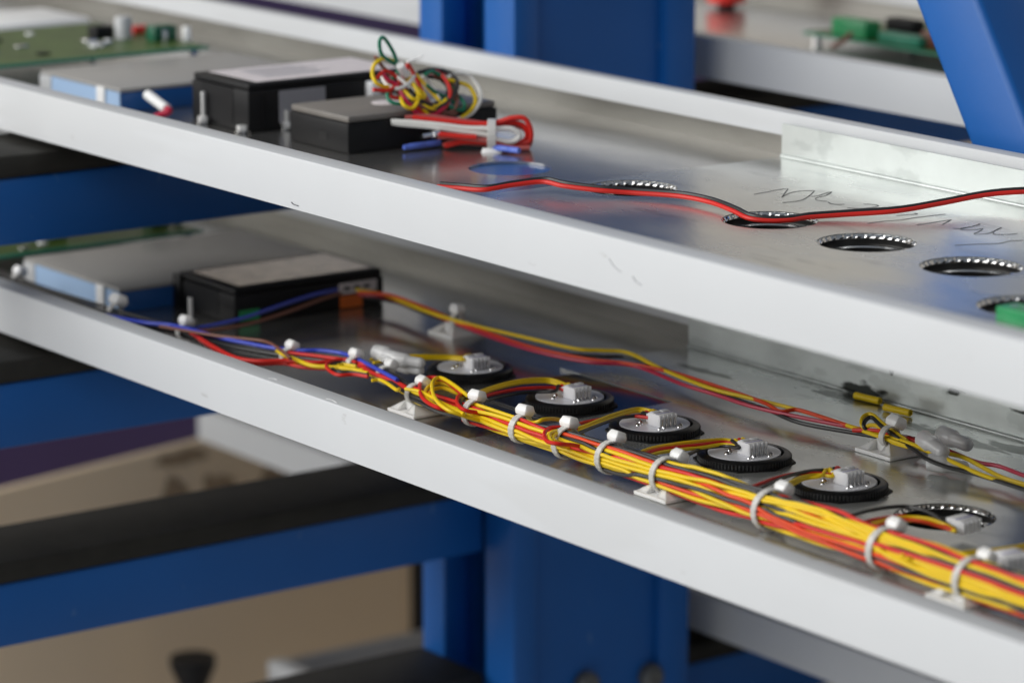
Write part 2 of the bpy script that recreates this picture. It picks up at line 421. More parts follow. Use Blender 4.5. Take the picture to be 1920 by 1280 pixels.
# scuffs on the white front faces
def stroke(name, parent, pts, w, m, h=0.00012):
    bm = new(); tube(bm, pts, w, 6, 6, flat=h); return obj(name, bm, m, parent)
yfu = YF+UP_DY-0.0001
stroke('scuff', up_lip, [at(1142, 485, y=yfu), at(1152, 500, y=yfu), at(1165, 510, y=yfu)], 0.00025, M['scuff'])
stroke('scuff', up_lip, [at(1187, 518, y=yfu), at(1192, 527, y=yfu), at(1203, 535, y=yfu)], 0.0003, M['scuff'])
stroke('scuff', up_lip, [at(547, 379, y=yfu), at(551, 383, y=yfu), at(560, 386, y=yfu)], 0.0005, M['ink'])
zl = 0.0207
for (a, b) in (((503, 709), (520, 712)), ((612, 747), (632, 755))):
    stroke('scuff', lo_lip, [at(*a, z=zl), at((a[0]+b[0])/2+2, (a[1]+b[1])/2-1, z=zl), at(*b, z=zl)], 0.0004, M['white_chip'])
for q in ((462, 700), (497, 304), (820, 900)):
    pass

# handwriting in marker on the upper plate: "Mk-2" and a second word
zp = UP_DZ + 0.00142
def hand(strokes, ox, oy, s):
    for st in strokes:
        stroke('marker_stroke', upper, [at(ox+x*s, oy+y*s, z=zp) for x, y in st], 0.00026, M['marker'], 0.00006)
s7 = 820/1920
H1 = [[(735, 150), (790, 140), (855, 128), (884, 126)], [(884, 126), (870, 145), (857, 162)], [(857, 162), (900, 142), (960, 134), (1000, 135)],
      [(1000, 135), (985, 150), (965, 165), (935, 178), (860, 187)], [(985, 160), (1020, 155), (1060, 142), (1076, 140)],
      [(1076, 140), (1050, 155), (1010, 165), (1010, 175), (1055, 181)], [(1060, 184), (1075, 192), (1100, 195), (1132, 194)],
      [(1145, 210), (1200, 212), (1250, 208), (1280, 200), (1262, 195), (1215, 193)], [(1230, 213), (1262, 214), (1282, 214)]]
H2 = [[(1233, 278), (1300, 268), (1380, 262), (1460, 250), (1575, 237)], [(1360, 243), (1400, 240), (1450, 236), (1440, 232)], [(1450, 284), (1500, 277), (1560, 267), (1600, 262)],
      [(1600, 262), (1575, 275), (1560, 282)], [(1610, 300), (1650, 300), (1715, 285), (1728, 280)], [(1728, 280), (1690, 292), (1640, 300), (1660, 306), (1700, 305), (1740, 300)],
      [(1740, 300), (1725, 312), (1702, 323), (1760, 322), (1820, 297), (1790, 310), (1790, 325), (1850, 326), (1890, 322)],
      [(1618, 373), (1700, 369), (1800, 366), (1860, 355), (1919, 352)]]
hand(H1, 1100, 300, s7); hand(H2, 1100, 300, s7)

# ------------------------------------------------------------------ knurled chrome bezels in the empty holes
def bezel(x, y, z, label):
    t = thing('bezel_ring', (x, y, z), label, 'ring', 'knurled rings in the round holes')
    n = 96
    n = 128
    def kn(k, i, r): return r*(1.0 + (0.014 if (i//2) % 2 else -0.014)) if k in (2, 3) else r
    prof = [(0.0206, -0.0024), (0.0206, -0.0007), (0.0204, -0.0005), (0.0197, -0.0013), (0.0196, -0.0020), (0.0199, -0.0024)]
    obj('knurled_collar', lathe(new(), prof, (x, y, z), n=n, closed=True, ring_fn=kn), M['chrome'], t, smooth=False)
    obj('threaded_wall', lathe(new(), [(0.0199, -0.0025), (0.0197, -0.0060), (0.0205, -0.0060), (0.0205, -0.0025)], (x, y, z), n=64, closed=True), M['dark_metal'], t)
    obj('inner_ledge', lathe(new(), [(0.0195, -0.0052), (0.0180, -0.0046), (0.0174, -0.0048), (0.0172, -0.0059), (0.0195, -0.0059)], (x, y, z), n=64, closed=True), M['chrome'], t)
    obj('tube_liner', lathe(new(), [(0.0171, -0.0056), (0.0171, -0.0150), (0.0, -0.0150)], (x, y, z), n=48), M['dark_metal'], t)
    tb = new(); box(tb, (0.0155, -0.0022, -0.0050), (0.0192, 0.0022, -0.0022), 0.0006)
    bmesh.ops.rotate(tb, verts=tb.verts, cent=(0, 0, 0), matrix=Matrix.Rotation(radians(46), 3, 'Z')); bmesh.ops.translate(tb, verts=tb.verts, vec=(x, y, z))
    obj('locking_tab', tb, M['chrome'], t)
    return t
for i, (hx, hy, _) in enumerate(up_holes):
    bezel(hx, hy+UP_DY, UP_DZ+0.0013, ['leftmost knurled chrome ring, behind the twin red and black cord',
        'knurled chrome ring whose hole the red and black cord dips across', 'knurled chrome ring in the empty hole right of the cord crossing',
        'knurled chrome ring in the last full hole of the upper row at the right', 'knurled chrome ring at the right edge with a green terminal in it'][i])
bezel(lo_hole[0], lo_hole[1], 0.0013, 'knurled ring in the open hole of the lower tray with a loose plug over it')

# ------------------------------------------------------------------ push buttons seen from behind
def make_button():
    t = thing('push_button', (0, 0, 0), '', 'button', 'black buttons along the lower tray')
    n = 160
    def kn(k, i, r): return r*(1.0 + (0.009 if i % 2 else -0.009)) if k in (1, 2) else r
    obj('knurled_nut', lathe(new(), [(0.0196, 0.0), (0.0202, 0.0004), (0.0202, 0.0030), (0.0196, 0.0036), (0.0182, 0.0040), (0.0170, 0.0041), (0.0166, 0.0030), (0.0166, 0.0)],
        (0, 0, 0), n=n, closed=True, ring_fn=kn), M['black_gloss'], t)
    obj('flange', lathe(new(), [(0.0, 0.0007), (0.0205, 0.0007), (0.0222, 0.0005), (0.0222, 0.0)], (0, 0, 0), n=8), M['black'], t, smooth=False)
    d = obj('circuit_disc', lathe(new(), [(0, 0.0040), (0.0156, 0.0040), (0.0157, 0.0039), (0.0157, 0.0022), (0.0, 0.0022)], (0, 0, 0), n=64), M['disc'], t)
    c = new()
    x0, y0, z0 = 0.0010, -0.0048, 0.0040
    box(c, (x0, y0, z0), (x0+0.0078, y0+0.0096, z0+0.0058), 0.0005)
    box(c, (x0-0.0028, y0+0.0012, z0+0.0006), (x0-0.0001, y0+0.0084, z0+0.0046), 0.0004)
    for k in range(5): box(c, (x0+0.00785, y0+k*0.00228, z0), (x0+0.0087, y0+k*0.00228+0.0006, z0+0.0056), 0.0001, 1)
    box(c, (x0+0.0012, y0+0.0004, z0+0.00585), (x0+0.0038, y0+0.0046, z0+0.0063), 0.0002, 1)
    box(c, (x0+0.0012, y0+0.0054, z0+0.00585), (x0+0.0038, y0+0.0094, z0+0.0063), 0.0002, 1)
    cn = obj('connector', c, M['connector'], t)
    for k in range(4):
        yy = y0+0.0014+k*0.00228
        b = new(); tube(b, [(x0+0.0086, yy, z0+0.0040), (x0+0.0088, yy, z0+0.0008), (x0+0.0100, yy, z0+0.0001)], 0.00035, 6, 3)
        obj('pin', b, M['solder'], cn)
    obj('ink_line', B((x0+0.0052, y0+0.0003, z0+0.00578), (x0+0.0057, y0+0.0094, z0+0.00586)), M['purple_ink'], cn)
    for (sx, sy, r) in ((-0.001, -0.0085, 0.0012), (-0.0045, -0.0045, 0.0009), (-0.0018, -0.0062, 0.0009), (0.0105, 0.0062, 0.0011), (0.0128, 0.0035, 0.0008), (0.0112, -0.0062, 0.0007)):
        obj('solder_joint', lathe(new(), [(r*1.2, 0.0040), (r, 0.0045), (r*0.4, 0.0050), (0, 0.0051)], (sx, sy, 0), n=12), M['solder'], t)
    for (sx, sy, a) in ((-0.0085, 0.003, 0.3), (-0.0075, -0.004, 1.0), (-0.010, -0.001, 0.7)):
        obj('printed_mark', B((sx-0.0014, sy-0.00015, 0.00402), (sx+0.0014, sy+0.00015, 0.00408)), M['ink'], d)
    return t
def copy_tree(o, parent=None):
    c = o.copy(); link(c)
    if parent: c.parent = parent
    for ch in list(o.children): copy_tree(ch, c)
    return c
btn = make_button()
b_spots = [(-0.1958, -0.0060, 0.0001), (-0.1160, -0.0070, 0.0012), (-0.0528, -0.0075, 0.0013), (0.0095, -0.0078, 0.0013), (0.0702, -0.0072, 0.0013)]
b_lab = ['black button farthest left in the row, its disc blurred, beside the clear wire caps', 'black button standing on the dark sheet at the plate corner, second of its row',
         'black button in the middle of the row with two yellow wires arching to it', 'black button with the sharpest white plug, fourth from the left',
         'black button nearest the open ring hole, last of the five mounted ones']
for i, (x, y, z) in enumerate(b_spots):
    o = btn if i == 0 else copy_tree(btn)
    o.location = (x, y, z); o['label'] = b_lab[i]; ORG[o.name] = Vector(o.location)
    o.rotation_euler.z = radians((-3, 2, 0, -2, 3)[i])
# dark sheet under the second button
g = obj('gasket_sheet', B((-0.165, -0.030, 0.0002), (-0.0925, 0.0325, 0.0010)), M['gasket'], None, loc=(-0.134, 0, 0))
tag(g, 'thin black sheet lying under the second button beside the plate edge', 'gasket')

# loose plugs at the right end of the lower tray
def plug(p, rz, label):
    t = thing('wire_plug', p, label, 'plug')
    c = new()
    box(c, (p[0]-0.004, p[1]-0.0052, p[2]), (p[0]+0.004, p[1]+0.0052, p[2]+0.006), 0.0005)
    for k in range(5): box(c, (p[0]+0.0041, p[1]-0.0052+k*0.00245, p[2]+0.0003), (p[0]+0.0056, p[1]-0.0046+k*0.00245, p[2]+0.0056), 0.0001, 1)
    b = obj('housing', c, M['connector'], t)
    for k in range(4):
        bb = new(); tube(bb, [(p[0]+0.0048, p[1]-0.0037+k*0.00245, p[2]+0.001), (p[0]+0.0048, p[1]-0.0037+k*0.00245, p[2]+0.0048)], 0.0004, 6, smooth=False)
        obj('pin', bb, M['solder'], t)
    obj('ink_line', B((p[0]+0.001, p[1]-0.005, p[2]+0.00602), (p[0]+0.0016, p[1]+0.005, p[2]+0.0061)), M['purple_ink'], b)
    t.rotation_euler.z = rz
    return t
pl1 = at(1803, 996, z=0.0045); plug(pl1, 0.1, 'white wire plug lying over the open ring hole')
pl2 = at(1893, 1062, z=0.012); plug(pl2, -0.1, 'white wire plug at the right edge beside the thick harness')

# ------------------------------------------------------------------ wire things
def wire(parent, pts, m, r=0.00085, n=8, sub=8, name='wire'):
    bm = new(); tube(bm, pts, r, n, sub); return obj(name, bm, M[m], parent)
def px(pts, z, s=1.0, ox=0, oy=0):
    """trace on a height above the tray; z a number or list"""
    return [at(ox+p[0]*s, oy+p[1]*s, z=(z[i] if isinstance(z, (list, tuple)) else z)) for i, p in enumerate(pts)]

# --- main harness of the lower tray
H = thing('wire_harness', (0.0, -0.073, 0.0), 'thick tied harness of yellow, red and black wires along the front of the lower tray', 'wire harness')
cpx = [(215, 585, 2.6), (345, 622, 2.6), (440, 650, 3.0), (540, 668, 3.2), (663, 685, 3.6), (722, 703, 3.7), (783, 737, 4.0), (885, 774, 4.7), (975, 804, 5.2), (1065, 829, 5.6), (1150, 856, 5.8), (1262, 888, 6.3), (1455, 953, 6.9), (1665, 1027, 7.0), (1820, 1086, 7.2), (1920, 1120, 7.4)]
CZ = [0.010]*7 + [0.0105]*9
cl = [at(x, y, z=CZ[i]) for i, (x, y, r) in enumerate(cpx)]
cr = [r*0.001 for _, _, r in cpx]
cl.append(cl[-1] + Vector((0.10, -0.002, 0))); cr.append(0.0075); CZ.append(0.0105)
cl.append(cl[-1] + Vector((0.095, 0.0, 0))); cr.append(0.0075)
for p in cl: p.y = 0.35*p.y + 0.65*(-0.0735) if p.x > -0.15 else p.y
def center(x):
    if x <= cl[0].x: return Vector((x, cl[0].y+0.06*(x-cl[0].x), cl[0].z)), cr[0]
    for i in range(len(cl)-1):
        if cl[i].x <= x <= cl[i+1].x or i == len(cl)-2:
            t = (x-cl[i].x)/(cl[i+1].x-cl[i].x); t2 = t
            a = cl[max(i-1, 0)]; b = cl[i]; c = cl[i+1]; d = cl[min(i+2, len(cl)-1)]
            y = 0.5*((2*b.y)+(c.y-a.y)*t+(2*a.y-5*b.y+4*c.y-d.y)*t*t+(3*b.y-3*c.y+d.y-a.y)*t**3)
            return Vector((x, y, b.z+(c.z-b.z)*t2)), cr[i]+(cr[i+1]-cr[i])*t
    return cl[-1], cr[-1]
tie_x = []
for q in (3, 4, 5, 6, 7, 8, 9, 10, 11, 12, 13, 14): tie_x.append(cl[q].x)
def bulge(x):
    """strands loosen between two ties"""
    for a, b in zip(tie_x[:-1], tie_x[1:]):
        if a <= x <= b: return 1.0 + min(0.30, 5.0*(b-a))*sin(pi*(x-a)/(b-a))**2
    return 1.08
rng = random.Random(11)
RW = 0.00090
STRANDS = []
def strand(x0, x1, ang, rho, m): STRANDS.append((x0, ang, rho, m, rng.uniform(-2.4, 2.4), rng.uniform(0, 6.28), rng.uniform(18, 44), rng.uniform(0.3, 0.85)))
TIE_R = {}
def lay_strands():
    """wires pushed apart until they lie side by side, section by section, then drawn as tubes"""
    step = 0.0075; xa = min(q[0] for q in STRANDS); nx = int((XE-xa)/step)+1; n = len(STRANDS)
    xs = xa + step*np.arange(nx)
    cen = [center(x) for x in xs]
    P = np.zeros((n, nx, 2)); act = np.zeros((n, nx), bool)
    for i, (x0, ang, rho, m, tw, ph, fr, am) in enumerate(STRANDS):
        for j, x in enumerate(xs):
            if x < x0-1e-6: continue
            c, R = cen[j]; an = ang + tw*(x-x0) + am*sin(fr*x+ph); q = max(0.0, (R-RW)*bulge(x)*min(1.0, rho))
            P[i, j] = (q*cos(an), q*sin(an)); act[i, j] = True
    d0 = 2.04*RW
    for it in range(46):
        for j in range(nx):
            k = np.where(act[:, j])[0]
            if len(k) < 2: continue
            Q = P[k, j]; D = Q[:, None]-Q[None]; L = np.sqrt((D**2).sum(-1)) + 1e-9
            w = np.clip(d0-L, 0, None); np.fill_diagonal(w, 0)
            mv = (D/L[..., None]*w[..., None]).sum(1)*0.30
            rr = np.sqrt((Q**2).sum(-1, keepdims=True)) + 1e-9
            Rm = (cen[j][1]-RW)*bulge(xs[j])
            mv -= Q/rr*np.clip(rr-Rm, 0, None)*0.12
            Q = Q+mv
            zlow = 0.0024-cen[j][0].z; Q[:, 1] = np.maximum(Q[:, 1], zlow)
            P[k, j] = Q
        if it < 40:
            S = P.copy()
            ok = act[:, :-2] & act[:, 2:]
            S[:, 1:-1][ok] = (0.25*P[:, :-2]+0.5*P[:, 1:-1]+0.25*P[:, 2:])[ok]
            P = S
    for i, q in enumerate(STRANDS):
        pts = [Vector((xs[j], cen[j][0].y+P[i, j, 0], cen[j][0].z+P[i, j, 1])) for j in range(nx) if act[i, j]]
        bm = new(); tube(bm, pts, RW, 8, 3); obj('wire', bm, M[q[3]], H)
    for t in tie_x:
        j = int(np.argmin(abs(xs-t))); k = act[:, j]
        TIE_R[round(t, 5)] = float(np.percentile(np.sqrt((P[k, j]**2).sum(-1)), 92)) + RW
# strands that run the whole length from the far left
for i, (m, ang, rho) in enumerate([('wblack', 1.7, 0.8), ('wblack', 3.0, 0.9), ('wblack', 4.6, 0.8)]):
    strand(cl[0].x-0.16, 0.44, ang, rho, m)
# strands joining along the way; angle 0 is the back, 90 deg the top, 180 the camera's side
XE = 0.44
def joins(x, items):
    for m, ang, rho in items: strand(x, XE, radians(ang), rho, m)
joins(cl[3].x-0.006, [('yellow', 225, 0.95), ('red', 150, 0.9)])
joins(cl[6].x-0.004, [('yellow', 205, 1.0), ('red', 140, 1.0), ('wblack', 182, 1.0), ('yellow', 165, 1.0)])
joins(cl[7].x-0.008, [('red', 196, 1.0), ('yellow', 146, 1.0), ('yellow', 105, 0.95), ('wblack', 230, 0.9)])
joins(cl[8].x-0.005, [('yellow', 216, 0.9), ('wblack', 110, 1.0), ('red', 132, 1.0)])
joins(cl[9].x-0.006, [('yellow', 155, 1.0), ('yellow', 174, 1.0), ('orange', 162, 1.0), ('wblack', 208, 1.0)])
joins(cl[10].x-0.006, [('wblack', 92, 1.0), ('yellow', 124, 1.0), ('wblack', 108, 1.0), ('orange', 190, 1.0)])
joins(cl[11].x-0.006, [('yellow', 114, 1.0), ('wblack', 100, 1.0), ('yellow', 164, 1.0)])
joins(cl[12].x-0.006, [('red', 150, 1.0), ('yellow', 194, 1.0), ('wblack', 140, 1.0), ('yellow', 120, 1.0)])
lay_strands()
# loose coloured strands at the left end, traced
def W(pts, z, m, r=0.00085): return wire(H, px(pts, z), m, r)
W([(180, 588), (267, 604), (317, 609), (350, 616), (417, 634), (467, 644), (517, 653), (567, 657), (600, 657), (640, 662), (668, 672), (700, 688), (745, 712)], 0.013, 'wblue', 0.001)
W([(340, 613), (363, 627), (400, 650), (440, 670), (483, 677), (540, 676), (590, 680), (640, 676), (665, 682), (700, 700), (740, 715), (790, 742), (840, 760)], 0.011, 'red', 0.00105)
W([(360, 617), (372, 634), (405, 656), (443, 675), (485, 682), (530, 681), (567, 688), (610, 691)], 0.009, 'red', 0.00095)
W([(300, 612), (350, 620), (410, 630), (467, 636), (500, 641), (525, 655), (545, 672)], 0.014, 'wbrown', 0.0008)
W([(517, 655), (530, 664), (550, 672), (583, 685), (617, 688), (650, 690), (690, 700)], 0.012, 'yellow', 0.001)
W([(690, 706), (663, 702), (635, 703), (617, 694), (612, 684), (625, 676), (650, 674), (668, 680)], 0.0125, 'red')
W([(690, 703), (660, 698), (635, 697), (622, 690), (622, 683), (640, 679), (668, 684)], 0.0115, 'wblack')
W([(680, 694), (655, 692), (640, 690), (634, 686), (645, 683), (668, 687)], 0.012, 'yellow')
for k in range(3):
    W([(0, 508+7*k), (80, 540+6*k), (160, 572+4*k), (240, 597+4*k), (345, 622+3*k), (430, 648+5*k), (540, 667+4*k)], 0.010-0.002*k, 'wblack', 0.0011)
# branch to the black box
W([(348, 616), (380, 613), (417, 606), (467, 593), (533, 570), (587, 553), (632, 543)], [0.012, 0.011, 0.010, 0.010, 0.011, 0.012, 0.012], 'wblue', 0.001)
W([(350, 620), (400, 619), (467, 607), (533, 587), (600, 562), (640, 549)], [0.011, 0.010, 0.008, 0.008, 0.010, 0.011], 'wbrown', 0.0009)
# short cut yellow ends and loops of spare length, traced
W([(697, 713), (712, 712), (728, 720), (744, 731), (749, 729)], 0.013, 'yellow')
W([(760, 729), (790, 735), (830, 756), (870, 776)], 0.015, 'yellow')
def loops(offset, items):
    for pts, z, m in items:
        z = z[0] if isinstance(z, list) else z
        n = len(pts); zs = [z]*n; zs[0] = 0.0080; zs[-1] = 0.0070; zs[1] = z-0.0015; zs[-2] = z-0.003
        c0 = at(pts[0][0], pts[0][1], z=0.009).x; c1 = at(pts[-1][0], pts[-1][1], z=0.008).x
        P = px(pts, zs)
        P.insert(0, center(c0+0.010)[0] + Vector((0, 0.001, 0.0)))
        P.append(center(c1+0.012)[0] + Vector((0, -0.001, -0.001)))
        wire(H, P, m, 0.00092)
loops((0, 0), [
    ([(890, 755), (877, 742), (847, 719), (824, 708), (811, 718), (815, 745), (836, 766), (871, 780), (930, 797)], 0.0165, 'yellow'),
    ([(900, 760), (871, 742), (833, 713), (804, 708), (788, 719), (792, 745), (818, 763), (856, 773), (920, 790)], 0.0150, 'red'),
    ([(890, 762), (860, 731), (826, 718), (804, 725), (797, 738), (806, 754), (836, 768), (880, 782)], 0.0140, 'yellow'),
    ([(880, 752), (855, 736), (828, 727), (808, 733), (806, 743), (822, 756), (860, 772)], 0.0130, 'yellow'),
    ([(905, 752), (882, 740), (862, 741), (857, 754), (870, 768), (905, 776), (960, 795)], 0.0150, 'red'),
    ([(905, 758), (885, 746), (868, 747), (862, 760), (875, 772), (910, 784)], 0.0140, 'wblack'),
    ([(1090, 808), (1063, 802), (1033, 802), (1021, 812), (1026, 827), (1050, 832), (1085, 836), (1140, 856)], 0.0165, 'red'),
    ([(1095, 818), (1065, 809), (1042, 808), (1030, 815), (1034, 827), (1055, 836), (1100, 846)], 0.0160, 'yellow'),
    ([(1095, 822), (1068, 814), (1047, 813), (1038, 818), (1040, 826), (1060, 832), (1095, 838)], 0.0150, 'yellow'),
    ([(950, 787), (1000, 792), (1020, 786), (1045, 786), (1075, 800)], [0.015]*5, 'yellow'),
])
# branches from the buttons into the harness (the plug is on the disc, about 7 mm above the tray)
def branch(pts, m, zin=0.012, ztop=0.010, zend=0.0075, r=0.0008, end=None):
    if end: pts = pts[:-1]
    n = len(pts); zs = [zin + (ztop-zin)*min(1, i/(n*0.45)) for i in range(n)]; zs[-1] = zend+0.001; zs[-2] = (zend+ztop)/2
    P = px(pts, zs)
    if end:
        x, y, z = b_spots[end[0]]; e = Vector((x-0.0014, y+0.0030-0.0020*end[1], z+0.0068))
        P += [e + Vector((-0.0042, 0.0006, 0.0012)), e]
    return wire(H, P, m, r)
branch([(695, 674), (740, 668), (790, 667), (840, 668), (872, 670), (887, 676)], 'yellow', end=(0, 0))
branch([(700, 680), (745, 674), (790, 672), (840, 672), (870, 674), (885, 679)], 'yellow', ztop=0.009, end=(0, 1))
branch([(870, 760), (895, 737), (940, 721), (985, 712), (1030, 711), (1062, 721), (1082, 731)], 'yellow', end=(1, 0))
branch([(875, 765), (897, 742), (940, 726), (985, 717), (1030, 716), (1060, 725), (1080, 734)], 'yellow', end=(1, 1))
branch([(880, 768), (905, 745), (960, 731), (1000, 727), (1040, 727), (1062, 732), (1077, 738)], 'red', end=(1, 2))
branch([(885, 772), (910, 752), (960, 739), (1000, 735), (1040, 733), (1074, 740)], 'wblack', ztop=0.008, end=(1, 3))
branch([(1050, 815), (1100, 797), (1150, 777), (1195, 766), (1230, 772), (1245, 780)], 'yellow', end=(2, 0))
branch([(1052, 820), (1100, 803), (1150, 783), (1195, 771), (1228, 776), (1242, 783)], 'yellow', ztop=0.009, end=(2, 1))
branch([(1045, 812), (1090, 793), (1150, 783), (1190, 780), (1225, 783), (1240, 787)], 'red', ztop=0.008, end=(2, 2))
branch([(1060, 825), (1110, 801), (1160, 784), (1200, 779), (1228, 780), (1241, 786)], 'wblack', ztop=0.008, end=(2, 3))
branch([(1170, 862), (1215, 842), (1260, 833), (1300, 828), (1355, 824), (1392, 829), (1408, 835)], 'yellow', end=(3, 0))
branch([(1180, 866), (1225, 845), (1270, 838), (1310, 834), (1355, 829), (1390, 833), (1405, 838)], 'red', ztop=0.009, end=(3, 1))
branch([(1185, 868), (1230, 850), (1275, 843), (1315, 839), (1355, 833), (1388, 836), (1403, 840)], 'yellow', ztop=0.008, end=(3, 2))
branch([(1240, 880), (1270, 862), (1294, 850), (1320, 840), (1360, 836), (1386, 839), (1401, 843)], 'wblack', ztop=0.007, end=(3, 3))
branch([(1370, 930), (1422, 908), (1455, 896), (1490, 888), (1530, 887), (1562, 889), (1580, 893)], 'red', end=(4, 0))
branch([(1390, 935), (1440, 908), (1475, 893), (1515, 883), (1545, 881), (1568, 884), (1582, 890)], 'wblack', end=(4, 1))
branch([(1420, 940), (1462, 917), (1480, 905), (1501, 895), (1530, 890), (1562, 892), (1578, 896)], 'yellow', ztop=0.009, end=(4, 2))
branch([(1400, 938), (1465, 920), (1486, 908), (1510, 897), (1540, 892), (1577, 899)], 'yellow', ztop=0.008, end=(4, 3))
branch([(1530, 988), (1588, 969), (1625, 958), (1663, 951), (1697, 949), (1725, 954), (1750, 964), (1775, 982), (1790, 990)], 'wblack')
branch([(1570, 1000), (1623, 978), (1655, 971), (1685, 967), (1720, 972), (1755, 981), (1790, 992)], 'red', ztop=0.009)
branch([(1580, 1005), (1633, 983), (1665, 974), (1700, 969), (1740, 972), (1772, 983), (1792, 994)], 'yellow', ztop=0.010)
branch([(1590, 1008), (1645, 988), (1680, 978), (1720, 975), (1760, 985), (1792, 996)], 'yellow', ztop=0.009)
branch([(1600, 1005), (1650, 985), (1690, 974), (1730, 977), (1765, 987), (1790, 994)], 'orange', ztop=0.011)
branch([(1690, 1040), (1760, 1040), (1830, 1033), (1880, 1028), (1940, 1018), (2000, 1005)], 'yellow', zin=0.014, ztop=0.010, zend=0.009)
branch([(1700, 1046), (1765, 1045), (1830, 1039), (1885, 1035), (1945, 1026), (2000, 1012)], 'yellow', zin=0.014, ztop=0.010, zend=0.009)

# --- slim harness at the back of the lower tray
K = thing('wire_harness', (0.0, 0.05, 0.0), 'slim bunch of yellow, orange and black wires crossing the back of the lower tray', 'wire harness')
def V(pts, z, m, r=0.00085): return wire(K, px(pts, z), m, r)
zb = 0.0075
V([(668, 543), (720, 552), (760, 568), (810, 587), (855, 601), (900, 613), (935, 621), (1000, 636), (1080, 654), (1130, 657), (1180, 662), (1250, 696), (1330, 727), (1400, 745), (1472, 762), (1530, 778), (1588, 797), (1640, 815), (1700, 836)],
  [0.012, 0.011, 0.010, 0.0095, 0.0095, 0.009, 0.009, 0.009, 0.009, 0.009, 0.009, 0.008, 0.008, 0.0075, 0.0075, 0.0075, 0.008, 0.009, 0.009], 'yellow', 0.00095)
V([(672, 548), (730, 553), (790, 574), (835, 593), (860, 605), (920, 626), (1000, 652), (1100, 673), (1180, 682), (1260, 698), (1332, 720), (1428, 753), (1463, 771), (1495, 768), (1545, 783), (1588, 797), (1640, 812)],
  [0.012, 0.012, 0.010, 0.0085, 0.0085, 0.0078, 0.0075, 0.0075, 0.0078, 0.008, 0.008, 0.0075, 0.0075, 0.0080, 0.008, 0.008, 0.009], 'orange', 0.00095)
V([(672, 552), (730, 560), (790, 581), (840, 600), (900, 624), (1000, 657), (1100, 678), (1190, 686), (1279, 720), (1343, 740), (1407, 761), (1472, 776), (1530, 788), (1612, 804), (1660, 812), (1720, 824), (1782, 846), (1832, 866), (1874, 874), (1920, 891), (1990, 915)],
  0.0072, 'crimson', 0.00095)
V([(680, 556), (740, 566), (790, 585), (850, 606), (930, 634), (1020, 660), (1120, 668), (1180, 671), (1250, 694), (1314, 722), (1384, 749), (1442, 769), (1486, 788), (1530, 799), (1617, 814), (1660, 822), (1720, 836)], 0.0062, 'wblack', 0.00095)
V([(1700, 826), (1658, 796), (1635, 777), (1619, 781), (1616, 797), (1630, 808), (1655, 816), (1679, 822), (1714, 834), (1742, 847), (1785, 865), (1832, 886), (1878, 902), (1930, 915), (2000, 935)],
  [0.010, 0.013, 0.0145, 0.0135, 0.011, 0.009, 0.009, 0.010, 0.010, 0.009, 0.008, 0.007, 0.006, 0.006, 0.006], 'yellow', 0.00095)
V([(1690, 826), (1654, 800), (1636, 783), (1624, 787), (1620, 799), (1634, 812), (1668, 824), (1710, 840), (1738, 860), (1773, 874), (1832, 889), (1920, 917), (2000, 942)],
  [0.010, 0.0125, 0.0138, 0.013, 0.011, 0.0085, 0.009, 0.009, 0.008, 0.007, 0.006, 0.006, 0.006], 'wblack', 0.00095)
V([(1690, 818), (1660, 806), (1640, 797), (1626, 799), (1630, 807), (1655, 818), (1672, 828), (1710, 839), (1773, 849), (1808, 858), (1843, 876), (1878, 894), (1930, 910), (2000, 930)],
  [0.009, 0.011, 0.012, 0.011, 0.009, 0.009, 0.008, 0.009, 0.0085, 0.008, 0.007, 0.0065, 0.006, 0.006], 'yellow', 0.00095)
V([(1600, 806), (1640, 807), (1668, 812), (1700, 822), (1735, 832)], [0.008, 0.010, 0.011, 0.010, 0.009], 'red', 0.0010)

# --- yellow sleeves by the bracket
for i, (a, b, lab) in enumerate((((1604, 741), (1650, 752), 'yellow insulating sleeve at the foot of the bracket, left one, next to the soot mark'),
                                 ((1659, 763), (1707, 774), 'yellow insulating sleeve at the foot of the bracket, right one, loose on the plate'))):
    p, q = at(*a, z=0.0032), at(*b, z=0.0032)
    bm = new(); d = (q-p).normalized()
    lathe(bm, [(0.0007, 0.0), (0.00165, 0.0), (0.00175, 0.0006), (0.0016, 0.004), (0.0017, (q-p).length), (0.0007, (q-p).length), (0.0007, 0.0)], p, d, 16)
    tag(obj('yellow_sleeve', bm, M['yellow'], None, loc=p), lab, 'sleeve', 'yellow sleeves by the bracket')

